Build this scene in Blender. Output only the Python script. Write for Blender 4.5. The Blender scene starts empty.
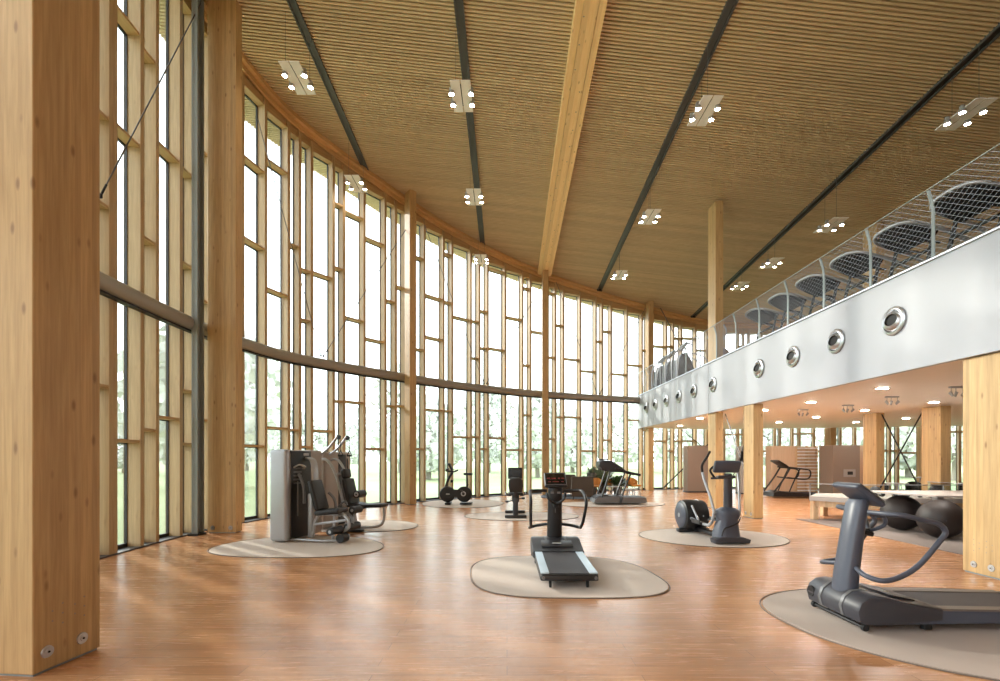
import bpy, bmesh, math, random
from mathutils import Vector, Matrix
random.seed(7)
PI = math.pi
S = bpy.context.scene
COL = S.collection
# ------------------------------------------------------------------ camera, world, sun, exposure
F = 472.0; CX = 507.0; CY = 457.0; EYE = 1.7       # focal length in px (1000 px wide), principal point, eye height
cam_d = bpy.data.cameras.new('camera'); cam = bpy.data.objects.new('camera', cam_d); COL.objects.link(cam)
cam_d.sensor_width = 36; cam_d.lens = F*36/1000; cam_d.shift_x = -0.007; cam_d.shift_y = 0.1165
cam_d.clip_end = 500; cam_d.clip_start = .05
cam.location = (0, 0, EYE); cam.rotation_euler = (PI/2, 0, 0)
S.camera = cam
W = bpy.data.worlds.new('world'); S.world = W; W.use_nodes = True
bg = W.node_tree.nodes['Background']; bg.inputs[0].default_value = (.88, .95, 1, 1); bg.inputs[1].default_value = 1.0
sun_d = bpy.data.lights.new('sun', 'SUN'); sun_d.energy = .7; sun_d.angle = math.radians(2.5); sun_d.color = (1, .93, .82)
sun = bpy.data.objects.new('sun', sun_d); COL.objects.link(sun)
sun.rotation_euler = Vector((.80, -.60, -.42)).to_track_quat('-Z', 'Y').to_euler()
S.view_settings.view_transform = 'Standard'; S.view_settings.look = 'None'
S.view_settings.gamma = 1; S.view_settings.use_curve_mapping = False
S.view_settings.exposure = 2.3

# ------------------------------------------------------------------ materials
def hexc(r, g, b):
    f = lambda c: ((c/255+.055)/1.055)**2.4 if c > 10 else c/255/12.92
    return (f(r), f(g), f(b), 1)
def newmat(name):
    m = bpy.data.materials.new(name); m.use_nodes = True
    nt = m.node_tree; return m, nt, nt.nodes['Principled BSDF']
def plain(name, rgb, rough=.5, metal=0, var=.04, bump=0, scale=30, spec=None):
    m, nt, p = newmat(name); N = nt.nodes; L = nt.links
    tc = N.new('ShaderNodeTexCoord'); no = N.new('ShaderNodeTexNoise'); no.inputs['Scale'].default_value = scale
    no.inputs['Detail'].default_value = 3
    L.new(tc.outputs['Object'], no.inputs['Vector'])
    mx = N.new('ShaderNodeMix'); mx.data_type = 'RGBA'; c = hexc(*rgb)
    mx.inputs['A'].default_value = tuple(x*(1-var) for x in c[:3])+(1,)
    mx.inputs['B'].default_value = tuple(min(1, x*(1+var)) for x in c[:3])+(1,)
    L.new(no.outputs['Fac'], mx.inputs['Factor']); L.new(mx.outputs['Result'], p.inputs['Base Color'])
    p.inputs['Roughness'].default_value = rough; p.inputs['Metallic'].default_value = metal
    if spec is not None: p.inputs['Specular IOR Level'].default_value = spec
    if bump:
        b = N.new('ShaderNodeBump'); b.inputs['Strength'].default_value = bump; b.inputs['Distance'].default_value = .01
        L.new(no.outputs['Fac'], b.inputs['Height']); L.new(b.outputs['Normal'], p.inputs['Normal'])
    return m
def wood(name, c1, c2, axis=2, lam=.045, lamax=0, knots=.5, rough=.55, lamvar=.12):
    """grain runs along `axis`; laminations `lam` wide across `lamax`"""
    m, nt, p = newmat(name); N = nt.nodes; L = nt.links
    tc = N.new('ShaderNodeTexCoord')
    mp = N.new('ShaderNodeMapping'); sc = [14, 14, 14]; sc[axis] = .7; mp.inputs['Scale'].default_value = sc
    L.new(tc.outputs['Object'], mp.inputs['Vector'])
    no = N.new('ShaderNodeTexNoise'); no.inputs['Scale'].default_value = 2.2; no.inputs['Detail'].default_value = 5
    no.inputs['Roughness'].default_value = .6; no.inputs['Distortion'].default_value = .4
    L.new(mp.outputs['Vector'], no.inputs['Vector'])
    cr = N.new('ShaderNodeValToRGB'); cr.color_ramp.elements[0].position = .3; cr.color_ramp.elements[1].position = .7
    cr.color_ramp.elements[0].color = hexc(*c1); cr.color_ramp.elements[1].color = hexc(*c2)
    L.new(no.outputs['Fac'], cr.inputs['Fac'])
    sp = N.new('ShaderNodeSeparateXYZ'); L.new(tc.outputs['Object'], sp.inputs[0])
    dv = N.new('ShaderNodeMath'); dv.operation = 'DIVIDE'; dv.inputs[1].default_value = lam
    L.new(sp.outputs[lamax], dv.inputs[0])
    fl = N.new('ShaderNodeMath'); fl.operation = 'FLOOR'; L.new(dv.outputs[0], fl.inputs[0])
    wn = N.new('ShaderNodeTexWhiteNoise'); wn.noise_dimensions = '1D'; L.new(fl.outputs[0], wn.inputs['W'])
    mr = N.new('ShaderNodeMapRange'); mr.inputs['To Min'].default_value = 1-lamvar; mr.inputs['To Max'].default_value = 1+lamvar*.6
    L.new(wn.outputs['Value'], mr.inputs['Value'])
    vm = N.new('ShaderNodeVectorMath'); vm.operation = 'SCALE'
    L.new(cr.outputs['Color'], vm.inputs[0]); L.new(mr.outputs['Result'], vm.inputs['Scale'])
    out = vm.outputs['Vector']
    if knots:
        mp2 = N.new('ShaderNodeMapping'); s2 = [7, 7, 7]; s2[axis] = 2.6; mp2.inputs['Scale'].default_value = s2
        L.new(tc.outputs['Object'], mp2.inputs['Vector'])
        vo = N.new('ShaderNodeTexVoronoi'); vo.inputs['Scale'].default_value = 1; L.new(mp2.outputs['Vector'], vo.inputs['Vector'])
        k = N.new('ShaderNodeMapRange'); k.inputs['From Min'].default_value = .06; k.inputs['From Max'].default_value = .16
        k.inputs['To Min'].default_value = knots; k.inputs['To Max'].default_value = 0
        L.new(vo.outputs['Distance'], k.inputs['Value'])
        mx = N.new('ShaderNodeMix'); mx.data_type = 'RGBA'
        L.new(k.outputs['Result'], mx.inputs['Factor']); L.new(out, mx.inputs['A']); mx.inputs['B'].default_value = hexc(110, 66, 30)
        out = mx.outputs['Result']
    L.new(out, p.inputs['Base Color']); p.inputs['Roughness'].default_value = rough
    return m
def emis(name, rgb, s):
    m, nt, p = newmat(name); p.inputs['Base Color'].default_value = (.8, .8, .8, 1)
    p.inputs['Emission Color'].default_value = rgb+(1,); p.inputs['Emission Strength'].default_value = s; return m

M = {}
M['column'] = wood('glulam', (180, 146, 98), (206, 172, 122), 2, .05, 1, .6)
M['column_x'] = wood('glulam_cross', (180, 146, 98), (206, 172, 122), 2, .05, 0, .6)
M['fin'] = wood('larch_fin', (180, 152, 112), (202, 174, 132), 2, .04, 0, .15, lamvar=.05)
M['bar'] = wood('larch_bar', (186, 152, 106), (204, 172, 126), 0, .04, 2, 0, lamvar=.04)
M['edge'] = wood('edge_beam', (204, 164, 112), (220, 180, 128), 0, .06, 2, 0)
M['beam'] = wood('roof_beam', (240, 200, 142), (248, 214, 160), 1, .13, 0, .5, lamvar=.12)
M['batten'] = wood('batten_wood', (200, 172, 134), (218, 194, 158), 0, .11, 1, 0, lamvar=.10)
M['backing'] = plain('ceiling_felt', (52, 38, 24), .9)
M['channel'] = plain('channel_steel', (88, 88, 90), .45, .4)
M['channel_dark'] = plain('channel_black', (30, 28, 27), .6)
M['steel'] = plain('bronze_steel', (160, 156, 148), .45, .3)
M['post'] = plain('grey_post', (140, 148, 148), .5, .1)
M['alu'] = plain('brushed_alu', (190, 192, 196), .3, .9)
M['silver'] = plain('silver_paint', (176, 178, 182), .35, .5)
M['gunmetal'] = plain('gunmetal_paint', (112, 112, 114), .4, .4)
M['greige'] = plain('greige_paint', (164, 152, 144), .45, .3)
M['black'] = plain('black_plastic', (26, 26, 28), .42)
M['dark'] = plain('charcoal_plastic', (44, 44, 48), .45)
M['rubber'] = plain('black_rubber', (20, 20, 20), .7)
M['pad'] = plain('black_leatherette', (34, 33, 34), .5, bump=.1)
M['slate'] = plain('slate_blue_plastic', (72, 76, 88), .38)
M['slate_dark'] = plain('slate_dark_plastic', (56, 56, 62), .42)
M['belt'] = plain('running_belt', (62, 60, 64), .6, bump=.2, scale=120)
M['railblue'] = plain('pale_blue_rail', (188, 204, 216), .35, .3)
M['tanrail'] = plain('tan_rail', (112, 102, 94), .5)
M['screen'] = plain('dark_glass_screen', (20, 20, 22), .12)
M['white'] = plain('white_fascia', (174, 176, 183), .5, var=.01)
M['soffit'] = plain('pale_wood_soffit', (242, 234, 224), .6, var=.03, scale=3)
M['frame'] = plain('dark_window_frame', (40, 36, 32), .5)
M['mat'] = plain('taupe_mat', (212, 198, 186), .75, var=.05, scale=4)
M['mat2'] = plain('grey_mat', (186, 172, 162), .75, var=.05, scale=4)
M['matedge'] = plain('mat_edge', (120, 108, 98), .7)
M['rug'] = plain('slate_rug', (76, 84, 94), .9, bump=.3)
M['carpet'] = plain('taupe_carpet', (122, 112, 106), .9, bump=.3, scale=60)
M['locker'] = plain('taupe_laminate', (150, 132, 118), .55, var=.03)
M['partition'] = wood('pale_partition', (212, 180, 148), (224, 194, 162), 2, .3, 0, 0, lamvar=.03)
M['tabletop'] = plain('pale_tabletop', (176, 169, 163), .4, var=.02)
M['tableleg'] = wood('ash_leg', (204, 170, 130), (220, 190, 152), 2, .05, 0, 0)
M['ball'] = plain('dark_brown_ball', (34, 25, 22), .55)
M['sofa'] = plain('brown_upholstery', (84, 72, 62), .8, bump=.2)
M['orange'] = plain('orange_leather', (204, 134, 52), .5)
M['leaf'] = plain('leaf_green', (66, 92, 50), .5, var=.25)
M['leafpale'] = plain('pale_leaf', (124, 138, 110), .5, var=.25)
M['pot'] = plain('grey_planter', (120, 118, 112), .7)
M['lawn'] = plain('lawn_grass', (150, 162, 122), .9, var=.15, scale=.3)
M['crown'] = plain('hazed_tree_crown', (216, 219, 213), .9, var=.12, scale=1.5)  # crown paled nearly to white, standing in for outdoor haze
M['trunk'] = plain('tree_bark', (150, 142, 132), .9)
M['lamp'] = emis('lamp_glow', (1, .86, .66), 25)
M['down'] = emis('downlight_glow', (1, .93, .85), 110)
M['green_screen'] = emis('green_screen', (.05, .3, .1), .25)
M['red_led'] = plain('red_led', (120, 40, 36), .4)
M['panel_white'] = plain('panel_white', (244, 242, 240), .5)
M['textwhite'] = plain('pale_print', (190, 190, 186), .5)
def glassmat(name, tint=(.97, .99, .98), refl=.5):
    m = bpy.data.materials.new(name); m.use_nodes = True; nt = m.node_tree; N = nt.nodes; L = nt.links; N.clear()
    o = N.new('ShaderNodeOutputMaterial'); mx = N.new('ShaderNodeMixShader'); t = N.new('ShaderNodeBsdfTransparent'); g = N.new('ShaderNodeBsdfGlossy')
    g.inputs['Roughness'].default_value = .02; t.inputs['Color'].default_value = tint+(1,)
    fr = N.new('ShaderNodeFresnel'); fr.inputs['IOR'].default_value = 1.35
    mu = N.new('ShaderNodeMath'); mu.operation = 'MULTIPLY'; mu.inputs[1].default_value = refl
    L.new(fr.outputs[0], mu.inputs[0]); L.new(mu.outputs[0], mx.inputs[0]); L.new(t.outputs[0], mx.inputs[1]); L.new(g.outputs[0], mx.inputs[2])
    L.new(mx.outputs[0], o.inputs[0]); return m
M['glass'] = glassmat('window_glass'); M['guard_glass'] = glassmat('guard_glass', (.93, .96, .95))
def floormat():
    m, nt, p = newmat('oak_planks'); N = nt.nodes; L = nt.links
    tc = N.new('ShaderNodeTexCoord')
    br = N.new('ShaderNodeTexBrick'); br.inputs['Scale'].default_value = 1; br.inputs['Brick Width'].default_value = 2.1
    br.inputs['Row Height'].default_value = .16; br.inputs['Mortar Size'].default_value = .003; br.inputs['Mortar Smooth'].default_value = .1
    br.offset = .5; br.inputs['Color1'].default_value = hexc(202, 150, 106); br.inputs['Color2'].default_value = hexc(186, 132, 90)
    br.inputs['Mortar'].default_value = hexc(142, 98, 70); br.inputs['Bias'].default_value = 0
    L.new(tc.outputs['Object'], br.inputs['Vector'])
    mp = N.new('ShaderNodeMapping'); mp.inputs['Scale'].default_value = (.9, 11, 1); L.new(tc.outputs['Object'], mp.inputs['Vector'])
    no = N.new('ShaderNodeTexNoise'); no.inputs['Scale'].default_value = 2; no.inputs['Detail'].default_value = 6; no.inputs['Roughness'].default_value = .65
    no.inputs['Distortion'].default_value = 1.2
    L.new(mp.outputs['Vector'], no.inputs['Vector'])
    mr = N.new('ShaderNodeMapRange'); mr.inputs['From Min'].default_value = .3; mr.inputs['From Max'].default_value = .7
    mr.inputs['To Min'].default_value = .82; mr.inputs['To Max'].default_value = 1.14; L.new(no.outputs['Fac'], mr.inputs['Value'])
    vm = N.new('ShaderNodeVectorMath'); vm.operation = 'SCALE'; L.new(br.outputs['Color'], vm.inputs[0]); L.new(mr.outputs['Result'], vm.inputs['Scale'])
    L.new(vm.outputs['Vector'], p.inputs['Base Color'])
    rr = N.new('ShaderNodeMapRange'); rr.inputs['To Min'].default_value = .15; rr.inputs['To Max'].default_value = .36
    L.new(no.outputs['Fac'], rr.inputs['Value']); L.new(rr.outputs['Result'], p.inputs['Roughness'])
    b = N.new('ShaderNodeBump'); b.inputs['Strength'].default_value = .25; b.inputs['Distance'].default_value = .004
    L.new(no.outputs['Fac'], b.inputs['Height']); L.new(b.outputs['Normal'], p.inputs['Normal'])
    return m
M['floor'] = floormat()

# ------------------------------------------------------------------ mesh builder
def R3(rx=0, ry=0, rz=0):
    return Matrix.Rotation(rz, 4, 'Z') @ Matrix.Rotation(ry, 4, 'Y') @ Matrix.Rotation(rx, 4, 'X')
def smooth_path(pts, n=6):
    P = [Vector(p) for p in pts]
    if len(P) < 3: return P
    out = []
    for i in range(len(P)-1):
        a = P[max(i-1, 0)]; b = P[i]; c = P[i+1]; d = P[min(i+2, len(P)-1)]
        for k in range(n):
            t = k/n
            out.append(.5*((2*b)+(c-a)*t+(2*a-5*b+4*c-d)*t*t+(3*b-a-3*c+d)*t**3))
    out.append(P[-1]); return out
class MB:
    def __init__(s): s.bm = bmesh.new()
    def box(s, c, size, rot=None, bev=0, seg=2):
        r = bmesh.ops.create_cube(s.bm, size=1)
        vs = r['verts']
        for v in vs: v.co = Vector((v.co.x*size[0], v.co.y*size[1], v.co.z*size[2]))
        if bev:
            es = list({e for v in vs for e in v.link_edges})
            rb = bmesh.ops.bevel(s.bm, geom=es, offset=bev, segments=seg, profile=.5, affect='EDGES')
            vs = list({v for f in rb['faces'] for v in f.verts} | {v for v in vs if v.is_valid})
        mt = Matrix.Translation(Vector(c)) @ (rot if rot else Matrix())
        for v in vs: v.co = mt @ v.co
        return s
    def tube(s, pts, r, sm=0, seg=8, cap=True, flat=None):
        P = smooth_path(pts, sm) if sm else [Vector(p) for p in pts]
        n = len(P); rings = []
        up = None
        for i, p in enumerate(P):
            t = (P[min(i+1, n-1)]-P[max(i-1, 0)]).normalized()
            if up is None:
                up = Vector((0, 0, 1)) if abs(t.z) < .9 else Vector((1, 0, 0))
            a = t.cross(up); a = a.normalized() if a.length > 1e-6 else t.orthogonal().normalized(); b = a.cross(t).normalized(); up = b
            rr = r(i/(n-1)) if callable(r) else r
            ra, rb = (rr, rr*flat) if flat else (rr, rr)
            rings.append([s.bm.verts.new(p+a*math.cos(2*PI*k/seg)*ra+b*math.sin(2*PI*k/seg)*rb) for k in range(seg)])
        for i in range(n-1):
            for k in range(seg):
                s.bm.faces.new((rings[i][k], rings[i][(k+1) % seg], rings[i+1][(k+1) % seg], rings[i+1][k]))
        if cap:
            s.bm.faces.new(rings[0][::-1]); s.bm.faces.new(rings[-1])
        return s
    def lathe(s, prof, c=(0, 0, 0), rot=None, seg=24, close=False):
        mt = Matrix.Translation(Vector(c)) @ (rot if rot else Matrix()); rings = []
        for (r, z) in prof:
            if r < 1e-5: rings.append([s.bm.verts.new(mt @ Vector((0, 0, z)))])
            else: rings.append([s.bm.verts.new(mt @ Vector((r*math.cos(2*PI*k/seg), r*math.sin(2*PI*k/seg), z))) for k in range(seg)])
        for i in range(len(rings)-1):
            A, B = rings[i], rings[i+1]
            for k in range(seg):
                a, b = A[k % len(A)], A[(k+1) % len(A)]; c2, d = B[(k+1) % len(B)], B[k % len(B)]
                q = []
                for v in (a, b, c2, d):
                    if v not in q: q.append(v)
                if len(q) > 2: s.bm.faces.new(q)
        return s
    def prism(s, poly, h0, h1, mt=None, bev=0):
        """poly in XY, extruded along Z h0..h1, then mt"""
        mt = mt or Matrix()
        a = [s.bm.verts.new(Vector((x, y, h0))) for x, y in poly]; b = [s.bm.verts.new(Vector((x, y, h1))) for x, y in poly]
        n = len(poly); fs = [s.bm.faces.new(a[::-1]), s.bm.faces.new(b)]
        for i in range(n): fs.append(s.bm.faces.new((a[i], a[(i+1) % n], b[(i+1) % n], b[i])))
        vs = a+b
        if bev:
            es = list(fs[0].edges)+list(fs[1].edges)
            rb = bmesh.ops.bevel(s.bm, geom=es, offset=bev, segments=2, profile=.5, affect='EDGES')
            vs = list({v for f in rb['faces'] for v in f.verts} | {v for v in vs if v.is_valid})
        for v in vs: v.co = mt @ v.co
        return s
    def ball(s, c, r, sub=2, sc=(1, 1, 1), rot=None):
        rr = bmesh.ops.create_icosphere(s.bm, subdivisions=sub, radius=r)
        mt = Matrix.Translation(Vector(c)) @ (rot if rot else Matrix()) @ Matrix.Diagonal((*sc, 1))
        for v in rr['verts']: v.co = mt @ v.co
        return s
    def build(s, name, m, parent=None, smooth=True, label=None):
        bmesh.ops.recalc_face_normals(s.bm, faces=s.bm.faces)
        me = bpy.data.meshes.new(name); s.bm.to_mesh(me); s.bm.free()
        me.materials.append(m)
        if smooth:
            for p in me.polygons: p.use_smooth = True
            try: me.set_sharp_from_angle(angle=math.radians(38))
            except Exception: pass
        o = bpy.data.objects.new(name, me); COL.objects.link(o)
        if parent: o.parent = parent
        if label: o['label'] = label
        return o
# side profile (x,z) extruded in y : matrix mapping XY->XZ, Z->-Y
SIDE = Matrix(((1, 0, 0, 0), (0, 0, -1, 0), (0, 1, 0, 0), (0, 0, 0, 1)))
def tag(o, label, cat, group=None, kind=None):
    o['label'] = label; o['category'] = cat
    if group: o['group'] = group
    if kind: o['kind'] = kind
    return o
def thing(name, label, cat, loc=(0, 0, 0), rz=0, group=None):
    o = bpy.data.objects.new(name, None); COL.objects.link(o); o.empty_display_size = .2
    o.location = loc; o.rotation_euler = (0, 0, rz); return tag(o, label, cat, group)
def struct(o): o['kind'] = 'structure'; return o
def dup(root, label=None, loc=None, rz=None, group=None):
    r = root.copy(); COL.objects.link(r)
    if loc is not None: r.location = loc
    if rz is not None: r.rotation_euler = (0, 0, rz)
    if label: r['label'] = label
    if group: r['group'] = group
    for ch in list(root.children):
        c = ch.copy(); COL.objects.link(c); c.parent = r
        for g in list(ch.children):
            d = g.copy(); COL.objects.link(d); d.parent = c
    return r
def empty_struct(name, loc=(0, 0, 0)):
    o = bpy.data.objects.new(name, None); COL.objects.link(o); o.location = loc; o['kind'] = 'structure'; return o

# ------------------------------------------------------------------ plan geometry
def ceil_z(x, y): return 11.9-.113*(x+6.83)-.072*(y-12.2)
WALLPTS = [(-4.6, .6), (-5.75, 3.0), (-6.45, 5.4), (-6.78, 7.8), (-6.95, 10.4), (-6.78, 12.2), (-6.13, 14.1), (-3.83, 17.2), (-1.53, 19.6),
           (1.75, 21.9), (6.76, 24.1), (10.7, 25.2), (14, 24.6), (17.5, 23.6), (21.6, 22.2), (26, 19), (29, 14), (30, 8)]
CURVE = [(v.x, v.y) for v in smooth_path([(x, y, 0) for x, y in WALLPTS], 24)]
ARC = [0]
for i in range(1, len(CURVE)): ARC.append(ARC[-1]+math.dist(CURVE[i], CURVE[i-1]))
def at_s(s):
    s = max(0, min(ARC[-1]-1e-6, s))
    lo, hi = 0, len(ARC)-1
    while hi-lo > 1:
        m = (lo+hi)//2
        if ARC[m] <= s: lo = m
        else: hi = m
    t = (s-ARC[lo])/(ARC[hi]-ARC[lo]); a, b = CURVE[lo], CURVE[hi]
    j0, j1 = max(lo-6, 0), min(hi+6, len(CURVE)-1)
    tx, ty = CURVE[j1][0]-CURVE[j0][0], CURVE[j1][1]-CURVE[j0][1]; l = math.hypot(tx, ty)
    return Vector((a[0]+(b[0]-a[0])*t, a[1]+(b[1]-a[1])*t, 0)), Vector((tx/l, ty/l, 0))
def inward(t): return Vector((t.y, -t.x, 0))          # room side of the wall
def _off(i):
    p, t = at_s(ARC[i]); q = p-inward(t)*.15; return (q.x, q.y)
OFFC = [_off(i) for i in range(len(CURVE))]
def s_of(px):
    k = (px-CX)/F
    for i in range(len(CURVE)-1):
        if CURVE[i][1] < 2: continue
        a = OFFC[i][0]/OFFC[i][1]; b = OFFC[i+1][0]/OFFC[i+1][1]
        if a <= k < b: return ARC[i]+(ARC[i+1]-ARC[i])*(k-a)/(b-a)
    return None
def offset_curve(d, step=6):
    out = []
    for i in range(0, len(CURVE), step):
        p, t = at_s(ARC[i]); q = p-inward(t)*d; out.append((q.x, q.y))
    p, t = at_s(ARC[-1]); q = p-inward(t)*d; out.append((q.x, q.y))
    return out

# ------------------------------------------------------------------ floor, lawn
mb = MB(); poly = offset_curve(.22)+[(30, -8), (-9, -8), (-6, -2)]
mb.prism(poly, -.3, 0); struct(mb.build('floor', M['floor'], smooth=False))
mb = MB(); mb.box((5, 60, -.4), (400, 300, .2)); lw = mb.build('lawn', M['lawn'], smooth=False); tag(lw, 'pale green lawn outside the glass wall', 'lawn', kind='stuff')

mb = MB(); mb.box((12.6, -7.6, 6), (34.8, .3, 12)); o = struct(mb.build('wall_back', M['partition'], smooth=False))  # unseen wall, added to cut the light from behind the camera
mb = MB(); mb.box((30.3, 0, 5), (.3, 15, 10)); o = struct(mb.build('wall_right', M['partition'], smooth=False))  # unseen wall, added to close the room against light from the right
# ------------------------------------------------------------------ ceiling of battens
roof = offset_curve(1.7, 8)+[(32.6, -8), (-9.5, -8), (-8.2, -2)]
def xrange(y):
    xs = []
    n = len(roof)
    for i in range(n):
        (x0, y0), (x1, y1) = roof[i], roof[(i+1) % n]
        if (y0 <= y) != (y1 <= y): xs.append(x0+(x1-x0)*(y-y0)/(y1-y0))
    return (min(xs), max(xs)) if len(xs) > 1 else None
mb = MB(); bm = mb.bm
y = -7.9
tilt = math.atan(-.113)
while y < 28.2:
    r = xrange(y)
    if r and r[1]-r[0] > .3:
        x0, x1 = r; w = .025; h = .05
        vs = []
        for x in (x0, x1):
            z = ceil_z(x, y)
            for (dy, dz) in ((-w, 0), (w, 0), (w, h), (-w, h)): vs.append(bm.verts.new((x, y+dy, z+dz)))
        for f in ((0, 1, 2, 3), (7, 6, 5, 4), (0, 4, 5, 1), (1, 5, 6, 2), (2, 6, 7, 3), (3, 7, 4, 0)): bm.faces.new([vs[i] for i in f])
    y += .088
ceil = struct(mb.build('ceiling', M['batten'], smooth=False))
mb = MB(); bm = mb.bm
a = [bm.verts.new((x, y, ceil_z(x, y)+.10)) for x, y in roof]; b = [bm.verts.new((x, y, ceil_z(x, y)+.30)) for x, y in roof]
n = len(roof); bm.faces.new(a[::-1]); bm.faces.new(b)
for i in range(n): bm.faces.new((a[i], a[(i+1) % n], b[(i+1) % n], b[i]))
bk = mb.build('backing', M['backing'], ceil, smooth=False)
def ceiling_run(mbx, x, w, drop, top, y0, y1):
    bm = mbx.bm; vs = []
    for yy in (y0, y1):
        for (dx, dz) in ((-w/2, -drop), (w/2, -drop), (w/2, top), (-w/2, top)):
            vs.append(bm.verts.new((x+dx, yy, ceil_z(x+dx*0, yy)+dz)))
    for f in ((0, 1, 2, 3), (7, 6, 5, 4), (0, 4, 5, 1), (1, 5, 6, 2), (2, 6, 7, 3), (3, 7, 4, 0)): bm.faces.new([vs[i] for i in f])
names = {-4.76: 'leftmost', -1.03: 'second from left', 4.5: 'first one right of the timber beam', 9.8: 'rightmost, above the mezzanine'}
for x, yend in ((-4.76, 16.9), (-1.03, 19.9), (4.5, 22.9), (9.8, 24.8)):
    t = thing('lighting_channel', 'dark steel channel in the batten ceiling, ' + names[x], 'ceiling channel', (0, 0, 0), 0, 'dark channels in the ceiling')
    mb = MB(); ceiling_run(mb, x-.085, .035, .05, .09, -7.5, yend); ceiling_run(mb, x+.085, .035, .05, .09, -7.5, yend); mb.build('flange', M['channel'], t, False)
    mb = MB(); ceiling_run(mb, x, .135, .015, .07, -7.5, yend); mb.build('web', M['channel_dark' if x > 9 else 'channel'], t, False)
    mb = MB(); mb.box((x, yend+.12, ceil_z(x, yend+.12)), (.24, .26, .12)); mb.build('end_box', M['channel_dark'], t)
t = thing('ceiling_beam', 'broad pale timber beam running down the middle of the batten ceiling', 'beam')
mb = MB(); ceiling_run(mb, 1.72, .30, .22, .09, -7.5, 21.9); mb.build('core', M['beam'], t, False)
for dx in (-.235, .235):
    mb = MB(); ceiling_run(mb, 1.72+dx, .15, .20, .09, -7.5, 21.7); mb.build('side_lamella', M['beam'], t, False)
mb = MB()
for yy in [8.6+.62*k for k in range(20)]:
    mb.lathe([(.0, -.004), (.016, -.004), (.018, 0)], (1.6+.2*(int(yy*10) % 2), yy, ceil_z(1.72, yy)-.222), seg=8)
mb.build('plug', M['trunk'], t)

# ------------------------------------------------------------------ curved glass wall
HS = 4.6                                                # steel transom height
def yz(px, s):                                          # depth on the wall curve at arclength
    p, t = at_s(s); return p
def make_window(idx, fins, bars, full=True):
    """fins: arclengths; bars: per gap list of heights"""
    W0, _ = at_s(fins[len(fins)//2])
    root = empty_struct('window_%d' % idx, (W0.x, W0.y, 0))
    frames = []
    for s in fins:
        p, t = at_s(s); n = inward(t); ang = math.atan2(t.y, t.x); c = p-n*.145
        top = ceil_z(c.x, c.y)
        mb = MB(); mb.box((0, 0, top/2-.02), (.095, .30, top-.04)); o = mb.build('mullion', M['fin'], root, False)
        o.location = (c.x-W0.x, c.y-W0.y, 0); o.rotation_euler = (0, 0, ang)
    mbb = []
    for i in range(len(fins)-1):
        p0, t0 = at_s(fins[i]); p1, t1 = at_s(fins[i+1]); d = (p1-p0).length; u = (p1-p0).normalized(); n = inward(u)
        ang = math.atan2(u.y, u.x); gap = d-.095
        if gap < .03: continue
        mid = (p0+p1)/2; mx = ceil_z(mid.x, mid.y)
        head = mx-.50
        mb = MB()
        for z in list(bars[i])+[head]:
            mb.box((0, 0, z), (gap+.002, .22, .055))
        o = mb.build('crossbar', M['bar'], root, False); c = mid-n*.125; o.location = (c.x-W0.x, c.y-W0.y, 0); o.rotation_euler = (0, 0, ang)
        mb = MB(); mb.box((0, 0, (head+mx)/2), (gap, .05, mx-head)); o = mb.build('head_panel', M['bar'], root, False)
        c = mid-n*.08; o.location = (c.x-W0.x, c.y-W0.y, 0); o.rotation_euler = (0, 0, ang)
        mb = MB(); fr = .014
        for sx in (-1, 1): mb.box((sx*(gap/2-fr/2), 0, head/2), (fr, .05, head))
        for z in list(bars[i])+[head, .05]: mb.box((0, 0, z), (gap, .05, .09))
        o = mb.build('glazing_frame', M['frame'], root, False); c = mid-n*.25; o.location = (c.x-W0.x, c.y-W0.y, 0); o.rotation_euler = (0, 0, ang)
        mb = MB(); mb.box((0, 0, head/2), (gap, .012, head)); o = mb.build('glass_pane', M['glass'], root, False)
        o.location = (c.x-W0.x, c.y-W0.y, 0); o.rotation_euler = (0, 0, ang)
    return root
def bay(idx, pxs, bars, s0=None, s1=None):
    ss = [s_of(p) for p in pxs]
    if s0 is not None: ss = [s0]+ss
    if s1 is not None: ss = ss+[s1]
    out = []
    for i in range(len(ss)-1):
        sm = (ss[i]+ss[i+1])/2; p, t = at_s(sm)
        out.append([EYE+(CY-yb)/F*p.y for yb in bars[i]])
    return make_window(idx, ss, out)
bay(1, [107, 133, 149, 174, 188, 199], [[172, 409], [20, 135, 441], [55, 240], [152, 418], [172, 265, 391, 444], [172, 265, 391]], s0=s_of(95), s1=None) if False else None
bay(1, [106, 133.5, 149.5, 174, 188.5, 204], [[20, 135, 441], [55, 240, 430], [152, 418], [172, 265, 391, 444], [150, 300, 420]])
bay(2, [238, 261.5, 285.5, 297, 309, 331, 341.5, 362, 383, 393.5, 403],
    [[164, 243, 446], [166, 292, 428], [245, 430], [270, 320, 447], [275, 431], [204, 268, 401], [215, 319, 402], [241, 340, 449], [301, 406], [287, 406]])
bay(3, [410, 422.3, 441.5, 450.2, 469, 477.6, 486, 503.6, 521, 529, 545],
    [[257, 349, 449], [297, 338, 410], [254, 302, 411], [318, 437], [321, 358, 437], [311, 348, 449], [270, 349, 438], [318, 450], [288, 365, 415], [332, 450]])
bay(4, [546.5, 553.9, 562, 578.8, 594.5, 600.8, 609.7, 625.6, 640.5, 646],
    [[293, 357, 439], [325, 417], [359, 417], [371, 451], [341, 419], [331, 440], [374, 451], [365, 420], [350, 430]])
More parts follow.
